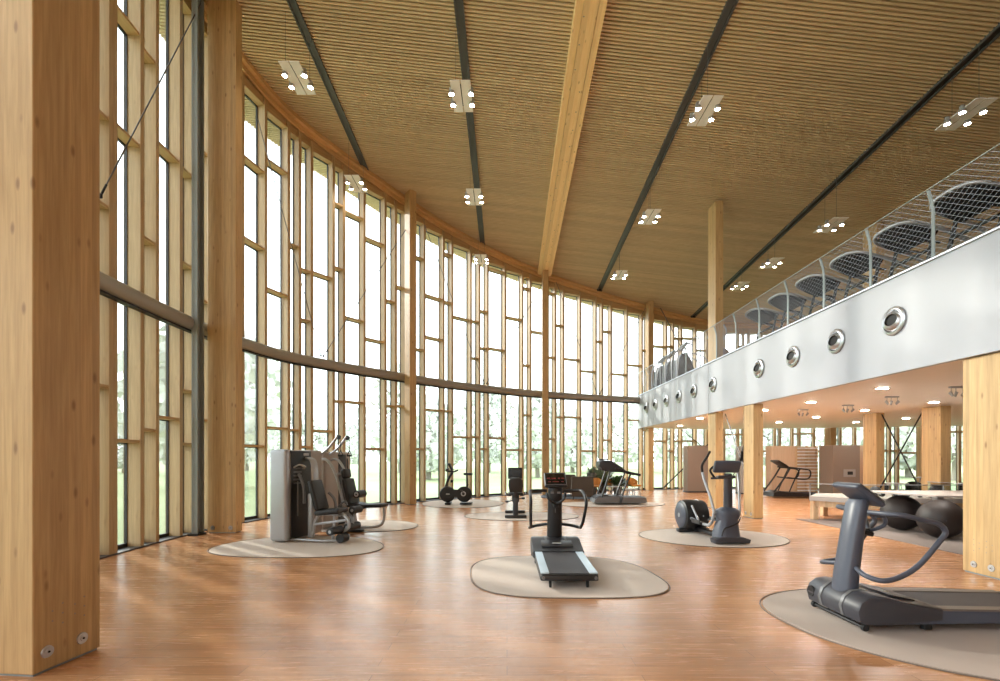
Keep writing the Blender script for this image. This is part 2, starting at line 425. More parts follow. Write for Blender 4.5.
def auto(idx, s0, s1):
    pat = [.62, .22, .58, .30, .66, .26, .24, .60]; ss = [s0]; k = idx*3
    while ss[-1]+.9 < s1: ss.append(ss[-1]+pat[k % 8]+.04*random.random()); k += 1
    ss.append(s1); bars = []
    for i in range(len(ss)-1):
        p, t = at_s(ss[i]); mx = ceil_z(p.x, p.y)
        bars.append([random.choice([1.9, 2.0, 2.9]), random.uniform(5.3, 6.4), random.uniform(6.6, mx-1.2)])
    make_window(idx, ss, bars)
SC = {k: s_of(v) for k, v in dict(e=649, f=706, g=827, h=919).items()}
pf = [650, 664.8, 672, 680, 694.5, 706]
bay(5, pf, [[346, 441], [346, 451], [338, 441], [338, 441], [350, 446]])
auto(6, SC['f']+.01, SC['g']); auto(7, SC['g']+.01, SC['h']); auto(8, SC['h']+.01, ARC[-1]-.3)
auto(9, .3, s_of(106)-.1)
# sill, edge beam under ceiling, steel transom (swept along the curve)
def sweep(prof, name, m, s0, s1, follow_ceiling=False, parent=None, smooth=True):
    """prof: (inward offset, z) closed polygon"""
    mb = MB(); bm = mb.bm; rings = []; k = int((s1-s0)/.35)+1
    for i in range(k+1):
        p, t = at_s(s0+(s1-s0)*i/k); n = inward(t)
        zz = ceil_z(p.x, p.y) if follow_ceiling else 0
        rings.append([bm.verts.new((p.x+n.x*a, p.y+n.y*a, z+zz)) for a, z in prof])
    for i in range(k):
        for j in range(len(prof)):
            bm.faces.new((rings[i][j], rings[i][(j+1) % len(prof)], rings[i+1][(j+1) % len(prof)], rings[i+1][j]))
    bm.faces.new(rings[0]); bm.faces.new(rings[-1][::-1])
    return mb.build(name, m, parent, smooth)
L_ = ARC[-1]
struct(sweep([(.0, -.28), (.06, -.28), (.06, -.03), (.0, -.03)], 'trim_1', M['edge'], .2, L_, True, smooth=False))
struct(sweep([(.06, -.14), (.17, -.14), (.17, -.02), (.06, -.02)], 'trim_2', M['edge'], .2, L_, True, smooth=False))
struct(sweep([(-.24, 0), (.03, 0), (.03, .025), (-.24, .025)], 'trim_3', M['channel'], .2, L_, smooth=False))
tr = thing('steel_transom', 'curved bronze steel tube running round the glass wall at half its height', 'wall rail')
sE = s_of(637.5)
prof = [(.02, HS-.15)]+[(.07+.13*math.cos(a), HS+.15*math.sin(a)) for a in [(-PI/2)+PI*k/8 for k in range(9)]]+[(.02, HS+.15)]
sweep(prof, 'tube', M['steel'], .2, sE, parent=tr)
sweep([(.0, HS-.19), (.12, HS-.19), (.12, HS-.155), (.0, HS-.155)], 'slotted_flange', M['channel_dark'], .2, sE, parent=tr, smooth=False)
sweep([(-.25, HS-.09), (-.0, HS-.09), (-.0, HS+.09), (-.25, HS+.09)], 'spandrel', M['steel'], .2, sE, parent=tr, smooth=False)

# ------------------------------------------------------------------ timber columns
def column(x, y, sx, sy, top, label, rz=0, bolts=None, mat='column', cat='column', top_plate=True):
    t = thing('timber_column', label, cat, (x, y, 0), rz, 'laminated timber columns')
    mb = MB(); mb.box((0, 0, top/2+.01), (sx, sy, top-.02), bev=.006, seg=1); mb.build('shaft', M[mat], t, False)
    mb = MB(); mb.box((0, 0, .02), (sx*.9, sy*.94, .04)); mb.build('base_plate', M['post'], t, False)
    if bolts:
        ax, side, offs, z = bolts
        for o_ in offs:
            rot = R3(0, PI/2*side, 0) if ax == 'x' else R3(PI/2*(1 if side < 0 else -1), 0, 0)
            c = (side*(sx/2+.0), o_, z) if ax == 'x' else (o_, side*(sy/2), z)
            mb = MB(); mb.lathe([(0, .016), (.02, .016), (.022, .009), (.046, .009), (.049, 0)], c, rot, 20); mb.build('bolt', M['alu'], t)
            mb = MB(); mb.lathe([(0, .022), (.009, .022), (.009, .012)], c, rot, 6); mb.build('bolt_nut', M['channel_dark'], t)
        mb = MB()
        for k, dx in enumerate([-.13, -.05, .05, .13]):
            for zz in (.30, .38, .46) if k % 2 else (.34, .42):
                c = (side*(sx/2), dx, zz+z*.3) if ax == 'x' else (dx, side*(sy/2), zz+z*.3)
                rot = R3(0, PI/2*side, 0) if ax == 'x' else R3(PI/2*(1 if side < 0 else -1), 0, 0)
                mb.lathe([(0, .002), (.007, .002), (.007, 0)], c, rot, 8)
        mb.build('dowel', M['trunk'], t)
    return t
column(-3.79, 3.92, .33, .55, ceil_z(-3.775, 3.9), 'nearest huge timber column at the left edge of the room, in the foreground', rz=math.radians(-5), bolts=('x', 1, (-.17, .11), .16))
column(-6.37, 10.66, .64, .25, ceil_z(-6.4, 10.7), 'tall timber column left, beside the grey steel post and first glass bay', bolts=('y', -1, (-.2, .2), .12), mat='column_x')
pC, tC = at_s(s_of(400)); nC = inward(tC)
column(pC.x+nC.x*.45, pC.y+nC.y*.45, .26, .42, ceil_z(pC.x, pC.y)-.02, 'tall timber column on the glass wall behind the weight machines', rz=math.radians(38))
column(1.72, 21.35, .26, .45, ceil_z(1.72, 21.35)-.2, 'slim timber column under the far end of the ceiling beam')
column(7.18, 23.75, .26, .5, ceil_z(7.18, 23.75), 'slim tall timber column where the mezzanine meets the glass wall')
column(6.935, 15.7, .25, .58, ceil_z(7.12, 15.7), 'tall timber column rising past the mezzanine railing to the ceiling')
column(6.885, 13.2, .27, .54, 3.15, 'timber column under the balcony edge, right behind the cross trainer', bolts=('x', -1, (-.15, .15), .12))
column(6.93, 6.74, .27, .6, 3.15, 'broad pale timber column at the right edge of the picture, under the balcony', bolts=('x', -1, (-.12, .13), .14))
column(12.35, 15.9, .27, .58, ceil_z(12.35, 15.9), 'timber column at the left end of the crossed rods, also seen above the railing')
column(12.45, 13.7, .3, .62, 3.15, 'timber column under the mezzanine, right end of the crossed rods')
for px, lb in ((827, 'far timber column on the glass wall behind the grey partition'), (919, 'far timber column on the glass wall seen between the crossed rods')):
    p, t = at_s(s_of(px)); n = inward(t); column(p.x+n.x*.3, p.y+n.y*.3, .27, .5, 3.15, lb)
# grey steel post beside second column
pg, tg = at_s(s_of(200.5)); ng = inward(tg)
t = thing('steel_post', 'slim grey steel post running full height beside the second timber column', 'post', (-6.78, 10.30, 0))
H = ceil_z(pg.x, pg.y)-.05
mb = MB(); mb.box((0, 0, H/2), (.06, .24, H), bev=.01); mb.box((.05, -.1, H/2), (.10, .03, H)); mb.box((.05, .1, H/2), (.10, .03, H)); mb.build('shaft', M['post'], t, False)
mb = MB(); mb.box((.02, 0, .02), (.22, .3, .04)); mb.build('foot_plate', M['channel_dark'], t, False)

# ------------------------------------------------------------------ tie rods
def rod(a, b, label, r=.012, group='steel tie rods', m='gunmetal', plate=True):
    A = Vector(a); B = Vector(b); t = thing('tie_rod', label, 'rod', tuple(B), 0, group)
    mb = MB(); mb.tube([A-B, Vector((0, 0, 0))], r, seg=8); mb.build('shaft', M[m], t)
    d = (A-B).normalized()
    mb = MB(); mb.tube([d*.05, d*.28], r*1.4, seg=8); mb.build('turnbuckle', M['channel_dark'], t)
    if plate:
        mb = MB(); mb.box((0, 0, 0), (.05, .04, .07), bev=.01); mb.build('clevis', M['channel_dark'], t)
def wp(px, y=None, z=None, off=.3):
    s = s_of(px); p, t = at_s(s); n = inward(t); q = p+n*off
    return (q.x, q.y, z if z is not None else EYE+(CY-y)/F*q.y)
low = HS+.2
rod(wp(191, y=-8, off=.2), wp(84, y=196, off=.1), 'thin tie rod leaning down leftwards from the head of the second column')
rod(wp(243, y=120), wp(314, z=low, off=.2), 'thin tie rod sloping down right across the glass behind the weight machines')
rod(wp(401, y=225), wp(316.5, z=low, off=.2), 'thin tie rod sloping down left across the glass behind the weight machines')
rod(wp(417, y=225), wp(479, z=low, off=.2), 'thin tie rod sloping down right above the exercise bike')
rod(wp(539, y=280), wp(482, z=low, off=.2), 'thin tie rod sloping down left above the exercise bike')
rod(wp(551, y=282), wp(593, z=low, off=.2), 'thin tie rod sloping down right above the lounge corner')
rod(wp(640, y=308), wp(596, z=low, off=.2), 'thin tie rod sloping down left above the lounge corner')
rod(wp(655, y=308), wp(695, z=5.5, off=.4), 'dark tie rod behind the upper floor climbing machines', r=.02)
rod((12.35, 15.55, 3.1), (12.4, 14.15, .7), 'crossed steel rod falling rightwards between the two inner columns', r=.02, m='channel_dark')
rod((12.4, 14.05, 3.1), (12.35, 15.6, .7), 'crossed steel rod falling leftwards between the two inner columns', r=.02, m='channel_dark')
rod((7.1, 15.35, 3.1), (7.05, 13.3, .35), 'steel rod falling rightwards behind the cross trainer', r=.018)
rod((7.05, 13.3, 3.1), (7.1, 15.35, .35), 'steel rod falling leftwards behind the cross trainer', r=.018)
rod(wp(712, z=3.1, off=1.2), wp(658, z=.15, off=.35), 'dark steel rod rising right from the floor beside the slim far column', r=.03, m='channel_dark')
rod(wp(674, z=3.1, off=.5), wp(712, z=1.6, off=.5), 'steel rod above the taupe locker under the mezzanine', r=.02, m='channel_dark')

# ------------------------------------------------------------------ mezzanine
FX = 6.72
pe, _ = at_s(s_of(640.5)); YE = pe.y+.15
inner = [(x, y) for x, y in offset_curve(-.32, 4) if x > FX+.15 and y > -8]
poly = [(FX+.08, -6), (FX+.08, YE-.4)]+inner+[(29, -6)]
mb = MB(); mb.prism(poly, 3.165, 4.55); struct(mb.build('ceiling_mezzanine', M['soffit'], smooth=False))
mb = MB(); mb.prism([(x+.0, y) for x, y in poly], 4.552, 4.57); struct(mb.build('floor_mezzanine', M['floor'], smooth=False))
fz = thing('balcony_fascia', 'long white balcony front of the mezzanine with round air nozzles', 'balcony front', (FX, 0, 3.156))
edges = [-6, 15.75, 17.25, 18.75, 20.2, 21.7, 23.1, YE]
for a, b in zip(edges, edges[1:]):
    mb = MB(); mb.box((.05, (a+b)/2, .832), (.08, b-a-.014, 1.66), bev=.004, seg=1); mb.build('panel', M['white'], fz, False)
mb = MB(); mb.box((.05, (YE-6)/2, 1.67), (.16, YE+6, .022)); mb.build('coping', M['alu'], fz, False)
mb = MB(); mb.box((.4, YE-.02, .83), (.75, .08, 1.65)); mb.build('end_panel', M['white'], fz, False)
# air nozzles
ords = 'nearest the right edge,second from the right edge,third from the right edge,fourth from the right edge,fifth from the right edge,sixth from the right edge,seventh from the right edge,fifth from the far end,fourth from the far end,third from the far end,last but one at the far end,at the far left end'.split(',')
nz = []
for px in (894, 836, 793, 759, 713, 694, 679, 666.5, 655.5, 646.5):
    Y = F*FX/(px-CX); z = EYE+.3514*FX
    nz.append((Y, z))
def nozzle():
    t = thing('air_nozzle', '', 'air vent', (0, 0, 0), 0, 'round air nozzles in the white balcony front')
    rot = R3(0, -PI/2, 0)
    mb = MB(); mb.lathe([(.245, 0), (.248, .018), (.235, .032), (.20, .040), (.185, .020), (.17, -.01)], (0, 0, 0), rot, 40); mb.build('ring', M['alu'], t)
    r2 = R3(0, -PI/2, 0) @ R3(math.radians(14), math.radians(10), 0)
    mb = MB(); mb.lathe([(.178, .0), (.172, .03), (.15, .062), (.112, .085), (.105, .08), (.098, .05)], (0, 0, 0), r2, 40); mb.build('eyeball', M['alu'], t)
    mb = MB(); mb.lathe([(.104, .078), (.09, .055), (0, .05)], (0, 0, 0), r2, 32); mb.build('throat', M['rubber'], t)
    return t
n0 = nozzle()
nl = ['largest round air nozzle, nearest the right edge of the balcony front', 'second round air nozzle from the right edge', 'third round air nozzle from the right edge',
      'fourth round air nozzle from the right edge', 'fifth round air nozzle from the right edge, left of the wide gap', 'sixth round air nozzle from the right edge',
      'fourth round air nozzle from the far left end', 'third round air nozzle from the far left end', 'second round air nozzle from the far left end', 'smallest round air nozzle at the far left end of the balcony front']
for i, (Y, z) in enumerate(nz):
    o = n0 if i == 0 else dup(n0)
    o.location = (FX, Y, z); o['label'] = nl[i]
# railing
rl = thing('balcony_railing', 'steel railing with wire mesh along the mezzanine edge', 'railing', (FX+.09, 0, 4.835))
PY = [7.54-1.30*k for k in (3, 2, 1)]+[7.54+1.30*k for k in range(13)]
mb = MB()
for i, yy in enumerate(PY):
    m1 = MB(); m1.tube([(0, yy, 0), (0, yy, .7), (-.02, yy, .9), (-.08, yy, 1.12)], .034, 4, 8, flat=.5); m1.build('post', M['post'], rl)
mb = MB(); mb.tube([(-.10, PY[0], 1.13), (-.10, YE-.1, 1.13)], .011, seg=8); mb.build('top_cable', M['alu'], rl)
mb = MB(); mb.tube([(-.0, PY[0], .06), (-.0, YE-.1, .06)], .006, seg=6); mb.build('bottom_cable', M['alu'], rl)
mb = MB(); bm = mb.bm
def wire(p, q, r=.0019):
    p = Vector(p); q = Vector(q); t = (q-p).normalized(); a = Vector((1, 0, 0)); b = t.cross(a).normalized()
    A = [bm.verts.new(p+a*r*math.cos(k*2*PI/3)+b*r*math.sin(k*2*PI/3)) for k in range(3)]; B = [bm.verts.new(q+a*r*math.cos(k*2*PI/3)+b*r*math.sin(k*2*PI/3)) for k in range(3)]
    for k in range(3): bm.faces.new((A[k], A[(k+1) % 3], B[(k+1) % 3], B[k]))
def netx(z): return 0 if z < .7 else -.085*((z-.7)/.43)**1.5
y0n, y1n = 4.2, YE-.15; Zs = [.06, .7, .9, 1.13]; slope = 1.5; pitch = .135
for sgn in (1, -1):
    y = y0n-3
    while y < y1n+3:
        for za, zb in zip(Zs, Zs[1:]):
            ya = y+sgn*slope*(za-.06); yb = y+sgn*slope*(zb-.06)
            if min(ya, yb) > y0n and max(ya, yb) < y1n: wire((netx(za), ya, za), (netx(zb), yb, zb))
        y += pitch
mb.build('wire_mesh', M['silver'], rl, False)

# mezzanine soffit lights
def downl(x, y, lb):
    t = thing('downlight', lb, 'ceiling light', (x, y, 3.163), 0, 'small recessed lights under the mezzanine')
    mb = MB(); mb.box((0, 0, -.006), (.26, .12, .012)); mb.build('trim_ring', M['white'], t, False)
    mb = MB(); mb.box((0, 0, -.014), (.20, .07, .008)); mb.build('diffuser', M['down'], t, False)
dl = [(882, 388), (811, 402), (934, 402), (865, 410), (816, 417), (906, 418), (856, 422), (779, 422), (764, 410), (700, 418), (680, 425.5), (718, 415), (747, 419)]
dll = ['nearest, right of centre', 'above the far treadmill', 'beside the top of the right inner column', 'just left of the left inner column', 'above the wall bars', 'between the inner columns, near the rods', 'farther back, left of the inner column',
       'far back, above the partition', 'right of the balcony edge column', 'far left pair, right one', 'farthest left of all', 'just right of the tall column', 'between the tall column and the edge column']
for (px, py), l in zip(dl, dll):
    Y = F*(3.163-EYE)/(CY-py); downl((px-CX)/F*Y, Y, 'small lit recessed light under the mezzanine, '+l)
# spotlight clusters under the soffit
def soffit_spots(px, py, lb):
    Y = F*(3.05-EYE)/(CY-py); x = (px-CX)/F*Y
    t = thing('track_spotlight', lb, 'spotlight', (x, Y, 3.163), 0, 'white spotlight clusters under the mezzanine')
    t.scale = (.6, .6, .8)
    ld = bpy.data.lights.new('spot_beam', 'SPOT'); ld.energy = 45; ld.spot_size = math.radians(130); ld.spot_blend = .8; ld.shadow_soft_size = .08; ld.color = (1, .93, .85)
    lo = bpy.data.objects.new('spot_beam', ld); COL.objects.link(lo); lo.parent = t; lo.location = (0, 0, -.32); lo.rotation_euler = (.25, .2, 0)
    mb = MB(); mb.box((0, 0, -.02), (.5, .12, .04), bev=.008); mb.build('ceiling_plate', M['white'], t)
    for k, (dx, dy, ry) in enumerate(((-.2, 0, -.6), (.0, .04, .35), (.2, -.02, .8))):
        mb = MB(); mb.tube([(dx, dy, -.03), (dx, dy, -.13)], .01, seg=6); mb.lathe([(0, -.07), (.035, -.07), (.05, .06), (.045, .05), (0, .04)], (dx, dy, -.19), R3(ry, ry*.5, 0), 14); mb.build('lamp_head', M['silver'], t)
for px, py, l in ((892, 401, 'nearest, between the inner columns'), (848, 409, 'left of the inner columns'), (803, 413, 'farther left, above the partition'), (957, 392, 'beside the right edge column')):
    soffit_spots(px, py, 'cluster of small white spotlights under the mezzanine, '+l)

# ------------------------------------------------------------------ hanging four-lamp light panels
def light_panel():
    t = thing('hanging_light', '', 'ceiling light', (0, 0, 0), 0, 'four-lamp panels hung under the ceiling')
    for sx in (-1, 1):
        mb = MB(); mb.box((sx*.118, 0, 0), (.215, .95, .02), bev=.004, seg=1); mb.build('reflector_plate', M['panel_white'], t, False)
    mb = MB(); mb.box((0, 0, .03), (.16, .6, .05)); mb.build('spine', M['channel_dark'], t, False)
    for sx in (-1, 1):
        for sy in (-.17, .17):
            mb = MB(); mb.lathe([(.045, .10), (.06, .02), (.062, -.05), (.056, -.05), (.05, -.02), (.0, .0)], (sx*.22, sy, -.03), R3(0, 0, 0), 18); h = mb.build('lamp_head', M['silver'], t)
            mb = MB(); mb.lathe([(0, -.05), (.03, -.054), (.055, -.046)], (sx*.22, sy, -.03), None, 16); mb.build('bulb', M['lamp'], h)
    for sx, sy in ((-.1, -.4), (.1, .4)):
        mb = MB(); mb.tube([(sx, sy, 0), (sx, sy, 1.15)], .004, seg=6); mb.build('hanging_wire', M['gunmetal'], t)
    return t
lp0 = light_panel(); first = True
LBL = {(-4.76, 0): 'first light panel at upper left, nearest on the leftmost channel', (-4.76, 1): 'second light panel on the leftmost channel, in front of the glass',
       (-1.03, 0): 'light panel nearest the viewer left of the beam', (-1.03, 1): 'middle light panel left of the beam', (-1.03, 2): 'farthest light panel left of the beam, against the glass',
       (4.5, 0): 'light panel nearest the viewer right of the beam', (4.5, 1): 'middle light panel right of the beam', (4.5, 2): 'farthest light panel right of the beam',
       (9.8, 0): 'light panel over the mezzanine at the far upper right', (9.8, 1): 'second light panel over the mezzanine treadmills', (9.8, 2): 'third light panel over the mezzanine', (9.8, 3): 'farthest light panel over the mezzanine, nearest the tall column'}
for x, ys in ((-4.76, (10.75, 14.9)), (-1.03, (10.8, 14.9, 18.9)), (4.5, (10.75, 14.9, 18.9)), (9.8, (10.1, 14.3, 17.5, 19.9))):
    for k, yy in enumerate(ys):
        o = lp0 if first else dup(lp0); first = False
        o.location = (x, yy, ceil_z(x, yy)-{(-4.76, 0): 1.45, (-1.03, 0): 1.40, (9.8, 2): .75, (9.8, 3): .55}.get((x, k), 1.15)); o['label'] = LBL[(x, k)]+', four lamps lit'
        o.rotation_euler = (0, 0, 0)

# ------------------------------------------------------------------ floor mats
def blob(cx, cy, rx, ry, seed=0, n=72, e=2.6, skew=.0):
    random.seed(seed); ph = [random.uniform(-.05, .05) for _ in range(3)]; out = []
    for k in range(n):
        a = 2*PI*k/n; c, s_ = math.cos(a), math.sin(a)
        x = rx*math.copysign(abs(c)**(2/e), c); y = ry*math.copysign(abs(s_)**(2/e), s_)
        w = 1+ph[0]*math.cos(a+1)+ph[1]*math.cos(2*a+2)+ph[2]*math.sin(3*a)
        out.append((x*w+skew*y, y*w))
    return out
def matobj(cx, cy, rx, ry, lb, seed, m='mat', e=2.5, skew=0, h=.012):
    t = thing('floor_mat', lb, 'mat', (cx, cy, 0), 0, 'rounded floor mats under the machines')
    P = blob(cx, cy, rx, ry, seed, e=e, skew=skew)
    mb = MB(); mb.prism([(x*.985, y*.985) for x, y in P], .001, h); mb.build('surface', M[m], t, False)
    mb = MB(); mb.tube([(x, y, h*.55) for x, y in P]+[(P[0][0], P[0][1], h*.55)], h*.55, seg=6, cap=False); mb.build('edging', M['matedge'], t)
    random.seed(11)
    return t
matobj(.82, 6.82, 1.33, 1.2, 'taupe rounded mat under the treadmill in the middle foreground', 3, e=3, skew=-.1)
matobj(4.9, 4.78, 2.08, 1.38, 'grey-taupe mat under the large treadmill at right', 5, 'mat2', 2.4)
matobj(-3.9, 8.95, 1.62, 1.05, 'taupe mat under the leg extension machine', 8, e=2.2)
matobj(-3.55, 11.6, 1.35, 1.0, 'taupe mat under the pulldown bench', 9, e=2.2)
matobj(4.35, 10.0, 1.5, 1.15, 'pale mat under the cross trainer', 12, e=2.1)
matobj(-1.6, 17.2, 1.5, 1.5, 'pale oval mat under the exercise bike', 13, e=2.1)
matobj(.45, 13.5, 1.65, .95, 'pale mat under the recumbent seat machine', 14, e=2.1)
matobj(3.7, 17.0, 1.9, 1.0, 'pale mat under the dark treadmill before the lounge', 15, e=2.1)
mb = MB(); mb.prism([(7.9, 12.9), (7.9, 7.2), (16, 7.2), (16, 12.9)], .001, .010); cp = mb.build('carpet', M['carpet'], smooth=False); tag(cp, 'taupe carpet under the ball rack beneath the mezzanine', 'carpet')
mb = MB(); mb.prism(blob(0, 0, 1.7, 1.2, 4, e=3), .001, .02, Matrix.Translation((3.2, 20.2, 0))); rg = mb.build('rug', M['rug'], smooth=False); tag(rg, 'slate blue rug under the lounge armchairs', 'rug')

# ------------------------------------------------------------------ treadmill with looped side bars (foreground pair)
def treadmill(label, loc, rz, body, hood, rail, trimm, group):
    t = thing('treadmill', label, 'treadmill', loc, rz, group)
    mb = MB()   # deck body, x: towards the runner's back
    mb.prism([(.15, .07), (1.80, .09), (1.9, .11), (1.88, .185), (.15, .215)], -.37, .37, SIDE, bev=.012); mb.build('deck', M[body], t)
    mb = MB(); mb.prism([(.2, .215), (1.86, .186), (1.86, .196), (.2, .225)], -.26, .26, SIDE); mb.build('running_belt', M['belt'], t, False)
    for sy in (-1, 1):
        mb = MB(); mb.prism([(.3, .21), (1.86, .185), (1.86, .205), (.3, .232)], -.055, .055, Matrix.Translation((0, sy*.312, 0)) @ SIDE, bev=.004); mb.build('side_rail', M[rail], t, False)
    mb = MB(); mb.box((1.86, 0, .145), (.10, .74, .085), bev=.03, seg=3); o = mb.build('rear_cap', M[body], t)
    for sy in (-1, 1):
        mb = MB(); mb.lathe([(0, .0), (.02, .0), (.024, -.004)], (1.912, sy*.335, .145), R3(0, PI/2, 0), 12); mb.build('cap_screw', M['gunmetal'], o)
    # motor hood: rounded drum at the front and a sloping cover
    mb = MB(); mb.prism([(-.18, .10), (-.205, .20), (-.17, .285), (-.10, .34), (-.01, .355), (.10, .338), (.24, .295), (.62, .235), (.62, .12), (.1, .08), (-.12, .07)], -.40, .40, SIDE, bev=.03); mb.build('motor_hood', M[hood], t)
    for yb in (.16, -.16):
        mb = MB(); mb.prism([(-.186, .10), (-.211, .20), (-.176, .29), (-.104, .346), (-.01, .361), (.10, .344), (.24, .30), (.1, .1)], -.02, .02, Matrix.Translation((0, yb, 0)) @ SIDE); mb.build('hood_band', M['gunmetal'], t)
    mb = MB(); mb.lathe([(0, .012), (.035, .012), (.055, .016), (.062, 0)], (-.19, .31, .21), R3(0, -PI/2, 0), 20); mb.build('front_vent', M['black'], t)
    mb = MB(); mb.box((.34, 0, .297), (.26, .50, .014), R3(0, .2, 0), bev=.005); pl = mb.build('hood_plate', M[trimm], t)
    mb = MB(); mb.box((.34, 0, .306), (.03, .14, .006), R3(0, .2, 0)); mb.build('badge', M['textwhite'], pl, False)
    # front stabiliser bar with wheels
    mb = MB(); mb.tube([(-.12, -.36, .045), (-.12, .36, .045)], .018, seg=10); mb.tube([(-.08, -.15, .10), (-.12, -.15, .045)], .015); mb.tube([(-.08, .15, .10), (-.12, .15, .045)], .015); mb.build('foot_bar', M['black'], t)
    for sy in (-1, 1):
        mb = MB(); mb.lathe([(.0, -.02), (.03, -.02), (.034, -.01), (.034, .01), (.03, .02), (0, .02)], (-.12, sy*.37, .046), R3(PI/2, 0, 0), 16); mb.build('foot_wheel', M['rubber'], t)
        mb = MB(); mb.tube([(1.82, sy*.24, .12), (1.82, sy*.24, .045)], .02); mb.lathe([(0, -.015), (.036, -.015), (.036, .015), (0, .015)], (1.82, sy*.24, .040), R3(PI/2, 0, 0), 18); mb.build('rear_foot', M['rubber'], t)
        mb = MB(); mb.box((.5, sy*.34, .05), (.08, .05, .06), bev=.01); mb.build('leveller', M['rubber'], t)
    # upright
    mb = MB(); bm = mb.bm
    def ring(x, z, a, b, n=24):
        out = []
        for k in range(n):
            an = 2*PI*k/n; c, s_ = math.cos(an), math.sin(an)
            out.append(bm.verts.new((x+a*math.copysign(abs(c)**.85, c), b*math.copysign(abs(s_)**.85, s_), z)))
        return out
    rs = [ring(-.05, .28, .10, .13), ring(-.03, .5, .095, .125), ring(.03, .9, .085, .12), ring(.08, 1.20, .08, .12), ring(.09, 1.25, .06, .10)]
    for A, B in zip(rs, rs[1:]):
        for k in range(24): bm.faces.new((A[k], A[(k+1) % 24], B[(k+1) % 24], B[k]))
    bm.faces.new(rs[0][::-1]); bm.faces.new(rs[-1]); up = mb.build('upright', M[body], t)
    mb = MB()
    for k, z in enumerate((.86, .90, .94)): mb.box((.118-.09*(.9-z), .0+.02*(k % 2), z), (.012, .05, .012))
    mb.box((.108, 0, .80), (.01, .012, .07)); mb.build('logo', M['gunmetal'], up, False)
    mb = MB(); mb.box((.142, -.055, 1.10), (.02, .055, .035), bev=.004); mb.box((.142, .055, 1.10), (.02, .055, .035), bev=.004); mb.build('button_cap', M['gunmetal'], up, False)
    # console
    rc = R3(0, math.radians(-62), 0)
    rc = R3(0, math.radians(36), 0)
    mb = MB(); mb.box((.09, 0, 1.30), (.35, .37, .055), rc, bev=.022, seg=3); cs = mb.build('console', M[body], t)
    mb = MB(); mb.box((.109, 0, 1.327), (.27, .32, .012), rc, bev=.004); mb.build('screen', M['screen'], cs)
    mb = MB()
    for yy, w in ((-.11, .05), (-.03, .07), (.06, .04), (.12, .05)): mb.box((.115, yy, 1.335), (.03, w, .003), rc)
    for yy, w in ((-.1, .04), (0, .1), (.11, .04)): mb.box((.185, yy, 1.284), (.018, w, .003), rc)
    mb.build('display_digits', M['red_led'], cs, False)
    mb = MB(); q = []
    for sx, sy in ((-1, -1), (1, -1), (1, 1), (-1, 1), (-1, -1)):
        v = rc @ Vector((sx*.15, sy*.17, .036)); q.append((v.x+.09, v.y, v.z+1.30))
    mb.tube(q, .007, seg=6); mb.build('screen_bezel', M['gunmetal'], cs)
    # side loops
    for sy in (-1, 1):
        pts = [(.10, sy*.14, 1.13), (.13, sy*.34, 1.135), (.22, sy*.42, 1.13), (.38, sy*.43, 1.09), (.54, sy*.43, 1.05), (.60, sy*.43, .97), (.54, sy*.43, .88), (.36, sy*.42, .66), (.20, sy*.41, .55), (.02, sy*.42, .51), (-.06, sy*.30, .53), (-.02, sy*.13, .56)]
        mb = MB(); mb.tube(pts, .025, 5, 10); mb.build('handrail', M[body], t)
    mb = MB(); mb.tube([(.16, -.15, 1.09), (.24, -.15, 1.08), (.27, -.12, 1.0), (.22, 0, .93), (.27, .12, 1.0), (.24, .15, 1.08), (.16, .15, 1.09)], .019, 6, 10); mb.build('pulse_grip', M[body], t)
    mb = MB(); mb.box((.18, 0, .90), (.10, .09, .05), R3(0, .3, 0), bev=.012); mb.tube([(.10, 0, .93), (.22, 0, .93)], .016); mb.build('stop_button', M['black'], t)
    return t
treadmill('black treadmill with pale blue side rails in the middle foreground, belt towards the viewer', (.80, 7.92, .012), -PI/2, 'black', 'dark', 'railblue', 'dark', 'looped-bar treadmills on the main floor')
treadmill('large slate grey treadmill in the right foreground, seen from its side', (3.56, 4.91, .012), 0, 'slate', 'slate_dark', 'tanrail', 'slate_dark', 'looped-bar treadmills on the main floor')

# ------------------------------------------------------------------ wedge-console treadmill before the lounge
t = thing('treadmill', 'dark treadmill with a big wedge console standing before the lounge', 'treadmill', (3.05, 17.0, .012))
mb = MB(); mb.prism([(0, .08), (.03, .2), (.2, .3), (.5, .33), (.9, .28), (1.85, .26), (1.88, .1), (1.8, .06), (.1, .05)], -.42, .42, SIDE, bev=.03); mb.build('base', M['gunmetal'], t)
mb = MB(); mb.prism([(.55, .325), (.95, .283), (1.84, .262), (1.84, .27), (.95, .292), (.55, .332)], -.26, .26, SIDE); mb.build('running_belt', M['belt'], t, False)
mb = MB(); mb.prism([(.06, .2), (.2, .3), (.5, .335), (.55, .33), (.5, .36), (.22, .33), (.05, .25)], -.38, .38, SIDE, bev=.01); mb.build('hood', M['dark'], t)
for sy in (-1, 1):
    mb = MB(); mb.tube([(.28, sy*.40, .28), (.42, sy*.40, .7), (.58, sy*.38, 1.2)], .055, 4, 10, flat=.6); mb.build('front_post', M['black'], t)
    mb = MB(); mb.tube([(.93, sy*.43, .06), (1.03, sy*.43, .45), (1.30, sy*.42, 1.12)], .055, 4, 10, flat=.6); mb.build('rear_post', M['black'], t)
    mb = MB(); mb.tube([(.75, sy*.40, 1.28), (1.1, sy*.42, 1.18), (1.62, sy*.42, 1.06)], .035, 4, 8); mb.build('arm', M['black'], t)
    mb = MB(); mb.tube([(1.36, sy*.42, 1.11), (1.64, sy*.42, 1.05)], .045, seg=10); mb.build('grip', M['rubber'], t)
